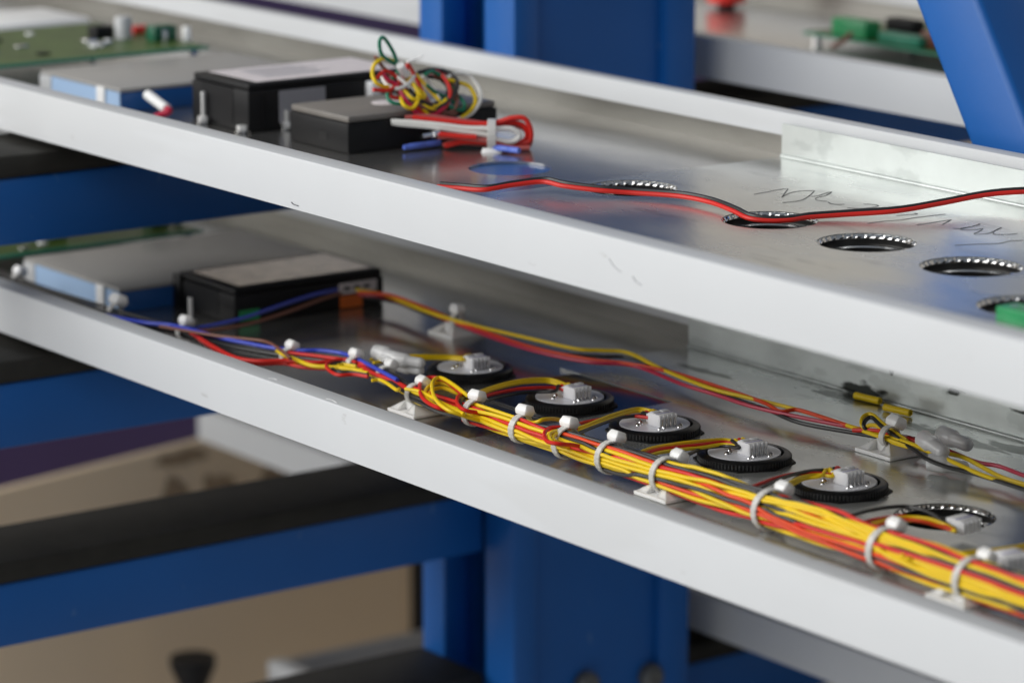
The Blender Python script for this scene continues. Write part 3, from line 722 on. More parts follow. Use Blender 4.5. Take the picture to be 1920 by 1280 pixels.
# ------------------------------------------------------------------ cable ties and their mounts
TIEW = 0.0036
def cable_tie(c, R, label, head_ang=1.15, lean=0.0, w=TIEW, hs=1.0, tail=0.0, group='white cable ties round the wires', ax=(1, 0, 0)):
    """c centre of the bundle, R strap radius; plane of the strap is across ax"""
    t = thing('cable_tie', c, label, 'cable tie', group)
    ax = (Vector(ax) + Vector((0, lean, 0))).normalized(); up = Vector((0, 0, 1)); sd = ax.cross(up).normalized() * -1  # sd ~ +Y
    up = (up - ax*up.dot(ax)).normalized()
    c = Vector(c)
    bm = new(); N = 80; th = 0.0006; rows = []
    for i in range(N):
        a = 2*pi*i/N; d = sd*cos(a) + up*sin(a)
        rg = 0.00010 if (i//2) % 2 else 0.0
        rows.append([bm.verts.new(c + d*(R+rg) - ax*w/2), bm.verts.new(c + d*(R+th+rg) - ax*w/2*0.9), bm.verts.new(c + d*(R+th+rg) + ax*w/2*0.9), bm.verts.new(c + d*(R+rg) + ax*w/2)])
    for i in range(N):
        a, b = rows[i], rows[(i+1) % N]
        for k in range(4): bm.faces.new((a[k], a[(k+1) % 4], b[(k+1) % 4], b[k]))
    obj('strap', bm, M['strap'], t)
    d = sd*cos(head_ang) + up*sin(head_ang); tg = d.cross(ax).normalized()
    bm = new(); hw, hl, hh = w*0.98*hs, 0.0031*hs, 0.0048*hs
    base = c + d*(R+0.0002)
    lo = [base - ax*hw*0.85 - tg*hl*0.8, base + ax*hw*0.85 - tg*hl*0.8, base + ax*hw*0.85 + tg*hl*0.8, base - ax*hw*0.85 + tg*hl*0.8]
    md = [p + d*hh*0.45 + (p-base)*0.22 for p in lo]
    hi = [p + d*hh - (p-base)*0.12 for p in lo]
    L = [[bm.verts.new(p) for p in q] for q in (lo, md, hi)]
    for a, b in zip(L[:-1], L[1:]):
        for k in range(4): bm.faces.new((a[k], a[(k+1) % 4], b[(k+1) % 4], b[k]))
    bm.faces.new(L[0][::-1]); bm.faces.new(L[-1])
    bmesh.ops.recalc_face_normals(bm, faces=bm.faces)
    bmesh.ops.bevel(bm, geom=list(bm.edges), offset=0.0005, segments=2, affect='EDGES', profile=0.5)
    obj('head', bm, M['nylon'], t)
    if tail:
        bm = new(); p0 = base + d*hh*0.5 + tg*hl*0.5
        tube(bm, [p0, p0 + tg*tail*0.5, p0 + tg*tail - d*tail*0.15], w*0.45, 6, 4, flat=0.0004); obj('tail', bm, M['nylon'], t)
    return t
tie_lab = {3: 'white cable tie where the blue wire enters the harness, left of the small red loop', 4: 'white cable tie just right of the small red loop', 5: 'white cable tie beside the clear wire caps',
           6: 'white cable tie standing on the mount at the yellow loops', 7: 'white cable tie between the two coils of spare yellow wire, right of the large loops', 8: 'white cable tie on the plain stretch between the first and second coil',
           9: 'white cable tie holding the small tight coil of red and yellow', 10: 'white cable tie between the tight coil and the mount', 11: 'white cable tie standing on the mount in front of the sharpest button',
           12: 'white cable tie in front of the last mounted button', 13: 'white cable tie below the open ring hole', 14: 'white cable tie at the right edge of the photo on its blurred mount'}
for q in range(3, 15):
    c, R = center(cl[q].x)
    cable_tie(c, TIE_R.get(round(cl[q].x, 5), R), tie_lab[q], head_ang=(1.1, 1.3, 0.95, 0.9, 1.25, 1.3, 1.35, 1.2, 0.85, 0.85, 1.0, 0.85)[q-3], lean=(0.0, 0.05, -0.1, -0.1, 0.1, 0.08, 0.05, -0.05, -0.1, -0.08, -0.05, -0.1)[q-3],
              hs=(0.9, 0.9, 0.9, 0.95)[q-3] if q < 7 else 1.0, tail=0.004 if q in (7, 8, 9) else 0)
def tie_mount(p, label, s=1.0, rz=0.0):
    x, y, z = p
    t = thing('tie_mount', p, label, 'cable tie mount', 'white adhesive mounts under the cable ties')
    h = 0.0105*s
    bm = new()
    box(bm, (x-h, y-h, z), (x+h, y+h, z+0.0016*s), 0.0003)
    for sg in (-1, 1):     # ramps rising to the saddle on both sides
        a, b = x+sg*h*0.93, x+sg*0.0030*s
        prism(bm, [(a, y-0.0095*s, z+0.0017*s), (b, y-0.0042*s, z+0.0064*s), (b, y+0.0042*s, z+0.0064*s), (a, y+0.0095*s, z+0.0017*s)], (sg*-0.0002, 0, -0.0006*s))
        prism(bm, [(b, y-0.0095*s, z+0.0017*s), (b, y-0.0042*s, z+0.0064*s), (b, y+0.0042*s, z+0.0064*s), (b, y+0.0095*s, z+0.0017*s)], (sg*0.0009*s, 0, 0))
        v = [bm.verts.new(q) for q in ((a, y-0.0095*s, z+0.0017*s), (b, y-0.0095*s, z+0.0017*s), (b, y-0.0042*s, z+0.0064*s))]; bm.faces.new(v)
        v = [bm.verts.new(q) for q in ((a, y+0.0095*s, z+0.0017*s), (b, y+0.0095*s, z+0.0017*s), (b, y+0.0042*s, z+0.0064*s))]; bm.faces.new(v)
    obj('base', bm, M['nylon'], t, smooth=False)
    bm = new()
    for sg in (-1, 1): box(bm, (x-0.0028*s, y+sg*0.0046*s-0.0009*s, z+0.0016*s), (x+0.0028*s, y+sg*0.0046*s+0.0009*s, z+0.0066*s), 0.0002)
    box(bm, (x-0.0029*s, y-0.0057*s, z+0.0054*s), (x+0.0029*s, y+0.0057*s, z+0.0067*s), 0.0003)
    obj('saddle', bm, M['nylon'], t)
    t.rotation_euler.z = rz
    return t
m1 = tie_mount((cl[6].x-0.003, -0.0685, 0.0002), 'white square tie mount under the large yellow loops')
m2 = tie_mount((0.0358, -0.0700, 0.0015), 'white square tie mount under the harness in front of the sharpest button')
m3 = tie_mount((0.2150, -0.0727, 0.0015), 'blurred white tie mount at the lower right corner of the tray')
pm = at(857, 626, z=0.0); m4 = tie_mount(pm, 'white square tie mount at the back, standing behind the first button')
cable_tie(at(857, 599, z=0.0088), 0.0030, 'white cable tie on the back mount behind the first button', head_ang=1.5, hs=1.0, group='white cable ties round the wires')
pm = at(1672, 848, z=0.0015); m5 = tie_mount(pm, 'white square tie mount near the bracket, below the yellow wire loop', 1.08)
cable_tie(at(1668, 818, z=0.0098), 0.0042, 'white cable tie near the bracket beside the yellow wire loop', head_ang=1.05, hs=1.1, lean=-0.1)
# tie at the far left of the harness, with its mount, and two small clips farther left
c, R = center(cl[1].x); cable_tie(c, 0.0034, 'blurred white cable tie at the foot of the stud beside the black box', head_ang=1.35, hs=0.95)
tie_mount((cl[1].x+0.001, c.y+0.001, 0.0001), 'blurred white tie mount half hidden behind the front lip', 0.85)
c, R = center(cl[0].x); cable_tie(c, 0.0034, 'blurred white cable tie beside the corner of the lower blue film module', head_ang=1.2, hs=1.2)
cable_tie(at(32, 527, z=0.010), 0.003, 'blurred white cable tie at the left edge of the photo', head_ang=1.2, hs=1.0)

# closed end wire caps
def wire_cap(p, d, label, s=1.0):
    bm = new(); p = Vector(p)
    lathe(bm, [(0.0028*s, 0.0), (0.0039*s, 0.0003), (0.0040*s, 0.0010), (0.0040*s, 0.0075*s), (0.0036*s, 0.0088*s), (0.0030*s, 0.0096*s), (0.0030*s, 0.0165*s), (0.0026*s, 0.0182*s), (0.0014*s, 0.0192*s), (0, 0.0194*s)], p, d, 28)
    return tag(obj('closed_end_connector', bm, M['clear_nylon'], None, loc=p), label, 'wire connector', 'clear closed end caps joining wires')
wire_cap(at(1730, 822, z=0.0125), (0.95, -0.22, -0.10), 'milky wire cap in front of its twin, near the bracket', 1.02)
wire_cap(at(1764, 813, z=0.0100), (1.0, -0.02, -0.08), 'milky wire cap behind its twin, near the bracket', 1.0)
wire_cap(at(1742, 865, z=0.0060), (0.9, 0.35, -0.02), 'milky wire cap lying low under the wires, nearest the mount', 0.95)
wire_cap(at(705, 660, z=0.0150), (1.0, 0.10, 0.0), 'clear wire cap on top of the harness, left of the first button', 0.95)
wire_cap(at(738, 672, z=0.0150), (0.9, 0.45, -0.05), 'clear wire cap poking out between the tie and the first button', 0.85)
wire_cap(at(748, 684, z=0.0110), (0.95, 0.20, -0.05), 'clear wire cap lying lowest beside the rim of the first button', 0.8)

# ------------------------------------------------------------------ boxes and modules at the left of the trays
def stud(x, y, z, h, label, mirror=None):
    t = thing('threaded_stud', (x, y, z), label, 'bolt', 'threaded studs standing in the trays')
    def th(k, i, r): return r*(1.0 + (0.05 if (k % 2) else -0.05))
    prof = [(0.0013 if k % 2 else 0.00115, 0.0005+k*0.0006) for k in range(int(h/0.0006))]
    obj('thread', lathe(new(), [(0, 0.0005)] + prof + [(0, h)], (x, y, z), n=14), M['stud_zinc'], t)
    obj('nut', lathe(new(), [(0.0, 0.0012), (0.0028, 0.0012), (0.0030, 0.0016), (0.0030, 0.0034), (0.0026, 0.0038), (0.0, 0.0038)], (x, y, z), n=6), M['stud_zinc'], t, smooth=False)
    obj('washer', lathe(new(), [(0, 0.0002), (0.0041, 0.0002), (0.0041, 0.0011), (0, 0.0011)], (x, y, z), n=24), M['chrome'], t)
p = at(382, 232, z=UP_DZ); stud(p.x, p.y, p.z, 0.0165, 'threaded stud with nut in front of the tall black box in the upper tray')
p = at(538, 243, z=UP_DZ); stud(p.x, p.y, p.z, 0.0100, 'short threaded stud with nut beside the low black box')
p = at(464, 247, z=UP_DZ); stud(p.x+0.002, p.y-0.004, p.z, 0.004, 'small stud end at the corner of the tall black box')
p = at(358, 612, z=0.0); stud(p.x, p.y, p.z, 0.0150, 'thin stud rising beside the black box of the lower tray')

def electronics_box(name, lo, hi, label, mats, lip=0.0012):
    t = thing(name, ((lo[0]+hi[0])/2, (lo[1]+hi[1])/2, lo[2]), label, 'electronics box')
    bm = new(); box(bm, lo, (hi[0], hi[1], hi[2]-0.0034), 0.0010)
    obj('case', bm, M['black'], t)
    bm = new(); box(bm, (lo[0]+0.0006, lo[1]+0.0006, hi[2]-0.0033), (hi[0]-0.0006, hi[1]-0.0006, hi[2]), 0.0011)
    lid = obj('lid', bm, mats, t)
    return t, lid
# tall box, upper tray
z = UP_DZ+0.0001
b1, lid = electronics_box('electronics_box', (-0.3900, -0.0409, z), (-0.3358, 0.0560, z+0.0242), 'tall black electronics box with a pinkish label on top in the upper tray', M['black'])
lb = obj('top_label', B((-0.3860, -0.0330, z+0.02421), (-0.3400, 0.0530, z+0.02437)), M['label'], b1)
for k in range(7):
    obj('print_line', B((-0.378+0.0042*k, -0.020, z+0.02438), (-0.3765+0.0042*k, 0.012+0.004*(k % 3), z+0.02445)), M['label_grey'], lb)
sl = obj('side_label', B((-0.3358, -0.0230, z+0.0035), (-0.33565, 0.0045, z+0.0195), 0), M['label_grey'], b1)
for k in range(3): obj('print_line', B((-0.33564, -0.016+0.0006*k, z+0.0052+0.0017*k), (-0.33555, -0.004-0.002*k, z+0.0058+0.0017*k)), M['ink'], sl)
obj('front_recess', B((-0.3800, -0.0412, z+0.003), (-0.3500, -0.0408, z+0.0205), 0), M['black'], b1)
for yy in (-0.0335, 0.047): obj('case_rib', B((-0.3356, yy, z+0.001), (-0.3349, yy+0.0015, z+0.019)), M['black'], b1)
sk = obj('socket', B((-0.3357, 0.0285, z+0.0120), (-0.3300, 0.0345, z+0.0200), 0.0006), M['connector'], b1)
# low box, upper tray
b2, lid2 = electronics_box('electronics_box', (-0.3060, -0.0360, z), (-0.2539, 0.0520, z+0.0180), 'low black electronics box with a brown grey lid under the wire tangle', M['brownlid'])
obj('front_port', B((-0.2790, -0.0362, z+0.0045), (-0.2720, -0.0359, z+0.0080)), M['black_gloss'], b2)
bm = new(); q = at(725, 193, z=z+0.0181)
lathe(bm, [(0, 0.0), (0.0075, 0.0), (0.0075, -0.0003), (0, -0.0003)], q+Vector((0, 0, 0.0003)), n=32)
obj('round_sticker', bm, M['label'], b2)
obj('case_seam', B((-0.25392, -0.0355, z+0.0140), (-0.2536, 0.0515, z+0.0144)), M['black_gloss'], b2)
# box of the lower tray
b3, lid3 = electronics_box('electronics_box', (-0.4115, -0.0395, 0.0001), (-0.3545, 0.0515, 0.0186), 'black electronics box with glossy label, orange and green stickers in the lower tray', M['black'])
lb = obj('top_label', B((-0.4060, -0.0330, 0.01861), (-0.3600, 0.0480, 0.01878)), M['label2'], b3)
sl = obj('side_label', B((-0.3545, 0.0235, 0.0080), (-0.35425, 0.0470, 0.0138)), M['label'], b3)
for k in range(3): obj('print_line', B((-0.35424, 0.0265+0.006*k, 0.0098), (-0.35415, 0.0305+0.006*k, 0.0118)), M['ink'], sl)
obj('orange_sticker', B((-0.3545, 0.0241, 0.0006), (-0.35424, 0.0380, 0.0072)), M['orange_sticker'], b3)
obj('green_sticker', B((-0.3545, -0.0370, 0.0016), (-0.35424, -0.0250, 0.0072)), M['green'], b3)
obj('front_recess', B((-0.4020, -0.0398, 0.0030), (-0.3700, -0.0394, 0.0155)), M['black'], b3)
obj('end_cap', B((-0.4130, -0.0410, 0.0001), (-0.4060, -0.0397, 0.0176), 0.0004), M['black'], b3)

def module(x0, x1, y0, y1, z, h, label):
    t = thing('display_module', ((x0+x1)/2, (y0+y1)/2, z), label, 'display module')
    obj('body', B((x0, y0, z), (x1, y1, z+h-0.002), 0.0006), M['film_deep'], t)
    obj('glass_plate', B((x0-0.0005, y0-0.0005, z+h-0.0019), (x1+0.0005, y1+0.0005, z+h), 0.0004), M['grey_glass'], t)
    obj('film_strip', B((x0+0.012, y0-0.0007, z+0.0012), (x1-0.0002, y0-0.0001, z+h-0.0020)), M['film'], t)
    obj('end_block', B((x0-0.001, y0-0.0012, z), (x0+0.0115, y0+0.010, z+h-0.0020), 0.0008), M['grey_plastic'], t)
    obj('clip', B((x1-0.022, y0-0.0022, z), (x1-0.014, y0-0.0008, z+h-0.0008), 0.0005), M['nylon'], t)
    return t
module(-0.5130, -0.4290, -0.0600, 0.055, z, 0.0125, 'grey topped display module with light blue film on its side in the upper tray')
module(-0.5150, -0.4135, -0.0720, 0.062, 0.0001, 0.0130, 'grey topped display module with light blue film in the lower tray')
# white sleeve with red wire beside the upper module
p0, p1 = at(277, 178, z=UP_DZ+0.010), at(313, 205, z=UP_DZ+0.006)
t = thing('wire_sleeve', p0, 'white sleeve with a red wire end beside the blue film module', 'sleeve')
bm = new(); tube(bm, [p0, (p0+p1)/2, p1], 0.0026, 12, 4); obj('sleeve', bm, M['nylon'], t)
bm = new(); tube(bm, [p1-(p1-p0)*0.1, p1+(p1-p0).normalized()*0.003, at(305, 214, z=UP_DZ+0.004), at(288, 222, z=UP_DZ+0.002)], 0.0018, 10, 6); obj('wire', bm, M['crimson'], t)
p0, p1 = at(251, 540, z=0.0105), at(239, 574, z=0.003)
bm = new(); tube(bm, [p0, (p0+p1)/2, p1], 0.0020, 12, 4)
tag(obj('white_sleeve', bm, M['nylon'], None, loc=p1), 'short white sleeve leaning on the lower blue film module', 'sleeve')
p0, p1 = at(205, 553, z=0.012), at(226, 570, z=0.008)

def board(x0, x1, y0, y1, z, label, parts, so=0.0105):
    t = thing('circuit_board', ((x0+x1)/2, (y0+y1)/2, z), label, 'circuit board')
    obj('board', B((x0, y0, z), (x1, y1, z+0.0016)), M['pcb_edge'], t)
    obj('copper_face', B((x0+0.001, y0+0.001, z+0.00161), (x1-0.003, y1-0.001, z+0.00175)), M['pcb'], t)
    for sx in (x0+0.006, x1-0.006):
        for sy in (y0+0.006, y1-0.006):
            obj('standoff', lathe(new(), [(0, -so), (0.0028, -so), (0.0028, -0.0002), (0, -0.0002)], (sx, sy, z), n=6), M['solder'], t, smooth=False)
    for (nm, kind, cx, cy, w, d, h, m) in parts:
        if kind == 'b': bm = B((cx-w/2, cy-d/2, z+0.0018), (cx+w/2, cy+d/2, z+0.0018+h), min(w, d)*0.08)
        else: bm = lathe(new(), [(0, 0.0018), (w/2, 0.0018), (w/2, h*0.9), (w*0.42, h), (0, h)], (cx, cy, z), n=20)
        obj(nm, bm, M[m], t)
    return t
rb = random.Random(3)
small = lambda x0, x1, y0, y1, n: [('chip', 'b', rb.uniform(x0, x1), rb.uniform(y0, y1), rb.uniform(0.003, 0.008), rb.uniform(0.003, 0.008), rb.uniform(0.0008, 0.002), rb.choice(['black', 'solder', 'solder', 'connector'])) for _ in range(n)]
zb1 = UP_DZ+0.0122
q1, q2, q3, q4 = at(232, 78, z=zb1), at(303, 82, z=zb1), at(262, 68, z=zb1), at(350, 82, z=zb1)
board(-0.66, -0.5325, -0.105, 0.0555, zb1, 'olive circuit board with green edge standing behind the upper display module',
      [('capacitor', 'c', q1.x, q1.y, 0.010, 0, 0.014, 'grey_plastic'), ('relay', 'b', q1.x-0.008, q1.y-0.010, 0.010, 0.012, 0.007, 'black'), ('terminal_block', 'b', q2.x, q2.y, 0.010, 0.015, 0.0085, 'dgreen'),
       ('red_component', 'b', q3.x, q3.y, 0.006, 0.011, 0.004, 'red_plastic'), ('post', 'c', q4.x, q4.y, 0.005, 0, 0.0095, 'nylon'), ('post', 'c', q4.x-0.004, q4.y-0.012, 0.003, 0, 0.008, 'solder')]
      + small(-0.64, -0.545, -0.095, 0.02, 14), so=0.0121)
q2, q3 = at(292, 428, z=0.0105), at(335, 425, z=0.0105)
board(-0.66, -0.5300, -0.105, 0.048, 0.0105, 'green edged circuit board behind the lower display module, half hidden by the blue arm',
      [('terminal_block', 'b', q2.x, q2.y, 0.010, 0.012, 0.0075, 'dgreen'), ('post', 'c', q3.x, q3.y, 0.005, 0, 0.0085, 'nylon'), ('relay', 'b', -0.56, -0.03, 0.010, 0.012, 0.006, 'black')] + small(-0.64, -0.54, -0.095, 0.02, 10))
p = at(45, 55, z=UP_DZ+0.004)
bm = B((p.x-0.03, p.y-0.05, UP_DZ+0.0002), (p.x+0.03, p.y+0.03, UP_DZ+0.012), 0.003)
tag(obj('white_carton', bm, M['nylon'], None, loc=(p.x, p.y, UP_DZ)), 'white carton at the far left end of the upper tray behind the board', 'carton')

# ------------------------------------------------------------------ wires of the upper tray
Z2 = UP_DZ
T = thing('twin_cord', (0, -0.05, Z2), 'red and black twin cord trailing over the round holes of the upper tray', 'cord')
cord = [(820, 350, 4), (860, 353, 4), (907, 356, 4.5), (957, 348, 5.5), (1017, 341, 6.5), (1057, 349, 6), (1123, 357, 5), (1190, 362, 4), (1273, 368, 4), (1330, 379, 4), (1373, 395, 4), (1403, 409, 3.2), (1440, 414, 2.6), (1480, 413, 2.6), (1513, 408, 2.8), (1580, 403, 3.2), (1680, 396, 4.5), (1763, 382, 6), (1847, 366, 8), (1920, 360, 9), (2010, 359, 8), (2150, 385, 5), (2330, 440, 2.6), (2420, 470, 2.6)]
wire(T, [at(x, y, z=Z2+h*0.001) for x, y, h in cord], 'red', 0.00105)
wire(T, [at(x+1, y, z=Z2+h*0.001) + Vector((-0.0012, 0.0022, 0.0009)) for x, y, h in cord], 'wblack', 0.00105)

G = thing('wire_tangle', (-0.26, 0.01, Z2+0.018), 'tangled coil of green, yellow, red and white wires piled on the low black box', 'wire bundle')
def tang(pts, m, x=-0.262, amp=0.010, r=0.00095, seed=0, s=1/3, ox=640, oy=0):
    rr = random.Random(seed); ph = rr.uniform(0, 6.3); n = len(pts)
    out = []
    for i, (a, b) in enumerate(pts):
        p = at(ox+a*s, oy+b*s, x=-0.2505)
        h = p.z - (Z2+0.0195)
        if h > 0: p = at(ox+a*s, oy+b*s, x=-0.2505 - min(0.016, h*0.9) + 0.35*amp*sin(ph + 5.0*i/n)*min(1, h/0.006))
        p.z = max(p.z, Z2+0.0195) if p.x < -0.2525 else p.z
        out.append(p)
    return wire(G, out, m, r)
tang([(320, 370), (290, 290), (240, 215), (215, 235), (230, 310), (310, 370), (320, 400), (270, 480), (265, 560), (330, 585), (400, 560), (410, 520), (370, 500)], 'wgreen', seed=1)
tang([(330, 365), (250, 330), (190, 360), (175, 420), (200, 470), (260, 490), (340, 480), (395, 440)], 'yellow', seed=2)
tang([(180, 505), (260, 510), (310, 480), (360, 420), (375, 365), (420, 440), (460, 520), (490, 580), (500, 610)], 'red', seed=3)
tang([(230, 410), (260, 450), (310, 480), (360, 560), (430, 640), (510, 650), (580, 600), (620, 520), (620, 440), (570, 405), (500, 410)], 'crimson', seed=4, r=0.0011)
tang([(420, 420), (480, 490), (550, 570), (530, 600), (470, 560), (440, 530), (400, 470)], 'yellow', seed=5)
tang([(430, 410), (500, 395), (580, 400), (640, 440), (650, 500), (600, 570), (530, 610), (470, 610), (440, 590)], 'wblack', seed=6, r=0.0011)
tang([(470, 420), (520, 405), (590, 450), (640, 520), (690, 580), (680, 620), (610, 600), (560, 560)], 'wgreen', seed=7)
tang([(600, 450), (660, 465), (720, 490), (755, 560), (730, 620), (660, 670), (580, 685), (500, 655), (460, 610)], 'yellow', seed=8, x=-0.256, amp=0.004)
tang([(600, 440), (640, 415), (720, 430), (775, 500), (780, 570), (730, 640), (650, 670), (580, 670)], 'wwhite', seed=9, x=-0.258, amp=0.004)
tang([(520, 430), (600, 470), (640, 560), (640, 640), (560, 620), (470, 560)], 'wbrown', seed=10)
tang([(190, 320), (230, 375), (280, 430), (340, 560), (420, 590)], 'wbrown', seed=11)
tang([(460, 430), (510, 490), (550, 560), (560, 610)], 'wwhite', seed=12)
tang([(380, 500), (440, 560), (520, 590), (600, 520), (560, 450), (480, 430)], 'wblack', seed=13)
tang([(350, 510), (410, 560), (470, 540), (420, 490)], 'yellow', seed=14)
tang([(400, 560), (450, 600), (520, 620), (600, 590)], 'wbrown', seed=15)
tang([(200, 440), (250, 400), (320, 440), (360, 500), (330, 550), (280, 540), (270, 480)], 'red', seed=21)
tang([(340, 450), (400, 500), (430, 560), (400, 610), (350, 590), (340, 540), (390, 510)], 'yellow', seed=22)
tang([(520, 410), (570, 430), (610, 500), (600, 580), (540, 640), (470, 650), (420, 600)], 'red', seed=23)
tang([(590, 440), (640, 500), (650, 580), (620, 630), (560, 640)], 'wbrown', seed=24)
tang([(480, 480), (530, 520), (570, 540), (610, 560), (660, 600)], 'wgreen', seed=25)
tang([(250, 380), (230, 430), (260, 480), (320, 500), (380, 470), (410, 430)], 'wwhite', seed=26)
tang([(410, 470), (430, 540), (470, 600), (540, 610), (590, 560)], 'yellow', seed=27)
tang([(300, 420), (360, 470), (420, 530), (460, 580), (520, 570)], 'wwhite', seed=28)
p = at(755, 132, x=-0.262)
obj('white_ferrule', lathe(new(), [(0, -0.004), (0.0021, -0.004), (0.0021, 0.004), (0, 0.004)], p, (0.3, -0.6, 0.7), 14), M['nylon'], G)
bm = new(); tube(bm, [at(640+x/3, y/3, x=-0.275) for x, y in ((370, 350), (400, 340), (430, 330), (455, 312))], 0.0011, 6, 4, flat=0.0005); obj('tie_end', bm, M['nylon'], G)

L = thing('wire_loop', (-0.235, 0.03, Z2+0.006), 'folded loop of white and red leads bound by a tie beside the low box', 'wire bundle')
def lead(pts, m, x, r=0.0011, lo=0.0015):
    xs = x if isinstance(x, (list, tuple)) else [x]*len(pts)
    out = []
    for i, (a, b) in enumerate(pts):           # the loop lies on a line running out from the box's side
        d = xs[i]+0.236; n = Vector((0.80, -0.60, 0)); o = Vector((-0.2505, -0.012, 0)) + n*d*0.6
        r_ = _ray(640+a/3, b/3); p = CAM + r_*((o-CAM).dot(n)/r_.dot(n))
        p.x = max(p.x, -0.2515) if p.y < 0.053 else p.x
        p.z = max(p.z, Z2+lo); out.append(p)
    return wire(L, out, m, r)
lead([(280, 685), (400, 690), (560, 705), (700, 722), (860, 725), (960, 727), (1003, 765), (960, 798), (880, 788), (820, 760), (650, 735), (500, 712), (340, 698), (285, 690)], 'wwhite', -0.236, 0.00135)
lead([(400, 662), (560, 680), (760, 698), (880, 688), (960, 665), (1030, 668), (1065, 730), (1055, 795), (960, 815), (800, 800), (680, 800), (580, 822)], 'red', -0.240, 0.00125)
lead([(420, 668), (600, 690), (780, 706), (900, 700), (980, 690), (1035, 720), (1040, 780), (980, 805), (860, 790), (700, 775), (560, 760)], 'red', -0.243, 0.00115)
lead([(350, 662), (480, 655), (620, 672), (760, 690), (900, 708), (1000, 712), (1060, 760), (1050, 820), (940, 822), (800, 812), (640, 800), (570, 826)], 'pink', -0.246, 0.0012)
lead([(540, 772), (620, 770), (720, 780), (830, 795), (950, 830), (1060, 832)], 'pink', -0.232, 0.0012)
lead([(555, 755), (600, 760), (680, 768), (760, 772)], 'red', -0.230, 0.0012)
for (a, b) in (((380, 826), (552, 803)), ((880, 832), (1000, 848))):
    p0, p1 = at(640+a[0]/3, a[1]/3, z=Z2+0.0024), at(640+b[0]/3, b[1]/3, z=Z2+0.0024)
    p0.z = max(p0.z, Z2+0.0022); p1.z = max(p1.z, Z2+0.0022)
    d = (p1-p0); ln = d.length
    obj('crimp_terminal', lathe(new(), [(0, -0.003), (0.0012, -0.003), (0.0013, 0), (0.0015, 0.0003), (0.0015, ln*0.52), (0.0013, ln*0.55), (0.0015, ln*0.58), (0.0015, ln), (0, ln)], p0, d, 14), M['crimp'], L)
p0, p1 = at(640+455/3, 768/3, x=-0.236), at(640+550/3, 752/3, x=-0.236)
obj('ferrule', lathe(new(), [(0, 0), (0.0011, 0), (0.0011, (p1-p0).length*0.6), (0.0017, (p1-p0).length*0.62), (0.0017, (p1-p0).length), (0, (p1-p0).length)], p0, p1-p0, 12), M['solder'], L)
_n = Vector((0.80, -0.60, 0)); _r = _ray(922, 252); ct = CAM + _r*((Vector((-0.2505, -0.012, 0))-CAM).dot(_n)/_r.dot(_n))
cable_tie(ct, 0.0068, 'white cable tie round the folded white and red leads in the upper tray', head_ang=4.4, hs=1.2, w=0.0042, ax=(0.60, 0.80, 0), group='white cable ties round the wires')
# green terminal seen in the ring at the right edge
p = at(1906, 592, z=Z2+0.003)
t = thing('terminal_block', p, 'green terminal block showing in the ring at the right edge', 'terminal')
obj('housing', B(p+Vector((-0.006, -0.005, -0.004)), p+Vector((0.010, 0.006, 0.0035)), 0.0006), M['green'], t)
for k in range(2): obj('screw', lathe(new(), [(0, 0.0036), (0.0016, 0.0036), (0.0016, 0.0030), (0, 0.003)], p+Vector((-0.001+0.006*k, 0, 0)), n=14), M['solder'], t)

# ------------------------------------------------------------------ far side of the rack
FY = 0.285
def far_tray(x0, x1, zbot, label, depth=0.25):
    t, _ = tray(FY+0.137, zbot+0.0025, x0, x1, label, yb=YF+depth, pad=False)
    return t
far_tray(-1.10, 0.05, 0.0955, 'white edged tray lying on the far side of the rack, behind the diagonal brace')
far_tray(-0.938, 0.05, -0.2275, 'white far tray whose end shows under the lower tray')
far_tray(-0.850, 0.05, -0.392, 'lowest white far tray, only its corner showing')
zf = 0.0955+0.0025
p = at(1640, 75, z=zf+0.007)
board(p.x-0.05, p.x+0.085, p.y-0.012, p.y+0.075, zf+0.0060, 'circuit board with a bright green terminal block in the far tray',
      [('terminal_block', 'b', p.x-0.012, p.y-0.004, 0.030, 0.012, 0.0105, 'green'), ('chip', 'b', p.x+0.002, p.y+0.022, 0.024, 0.010, 0.010, 'black'), ('header', 'b', p.x+0.030, p.y-0.004, 0.035, 0.010, 0.006, 'pcb_edge'),
       ('relay', 'b', p.x+0.04, p.y+0.03, 0.018, 0.014, 0.012, 'black'), ('coil', 'b', p.x+0.048, p.y+0.002, 0.012, 0.010, 0.009, 'wbrown'), ('capacitor', 'c', p.x+0.062, p.y+0.02, 0.009, 0, 0.013, 'grey_plastic')], so=0.0059)
bm = new(); tube(bm, [at(1597, 62, z=zf+0.014), at(1585, 74, z=zf+0.010), at(1562, 88, z=zf+0.003)], 0.0016, 8, 5)
tag(obj('brown_lead', bm, M['wbrown'], None, loc=at(1562, 88, z=zf)), 'short brown lead hanging from the green terminal block in the far tray', 'wire')
p = at(1362, 4, z=zf+0.004)
t = thing('red_knob', p, 'red round knob at the top of the photo in the far tray', 'knob')
obj('cap', lathe(new(), [(0, 0.012), (0.010, 0.012), (0.0125, 0.009), (0.0125, 0.0), (0, 0.0)], p, n=28), M['red_plastic'], t)
obj('stem', lathe(new(), [(0, -0.0001), (0.006, -0.0001), (0.006, -0.0039), (0, -0.0039)], p, n=20), M['black'], t)

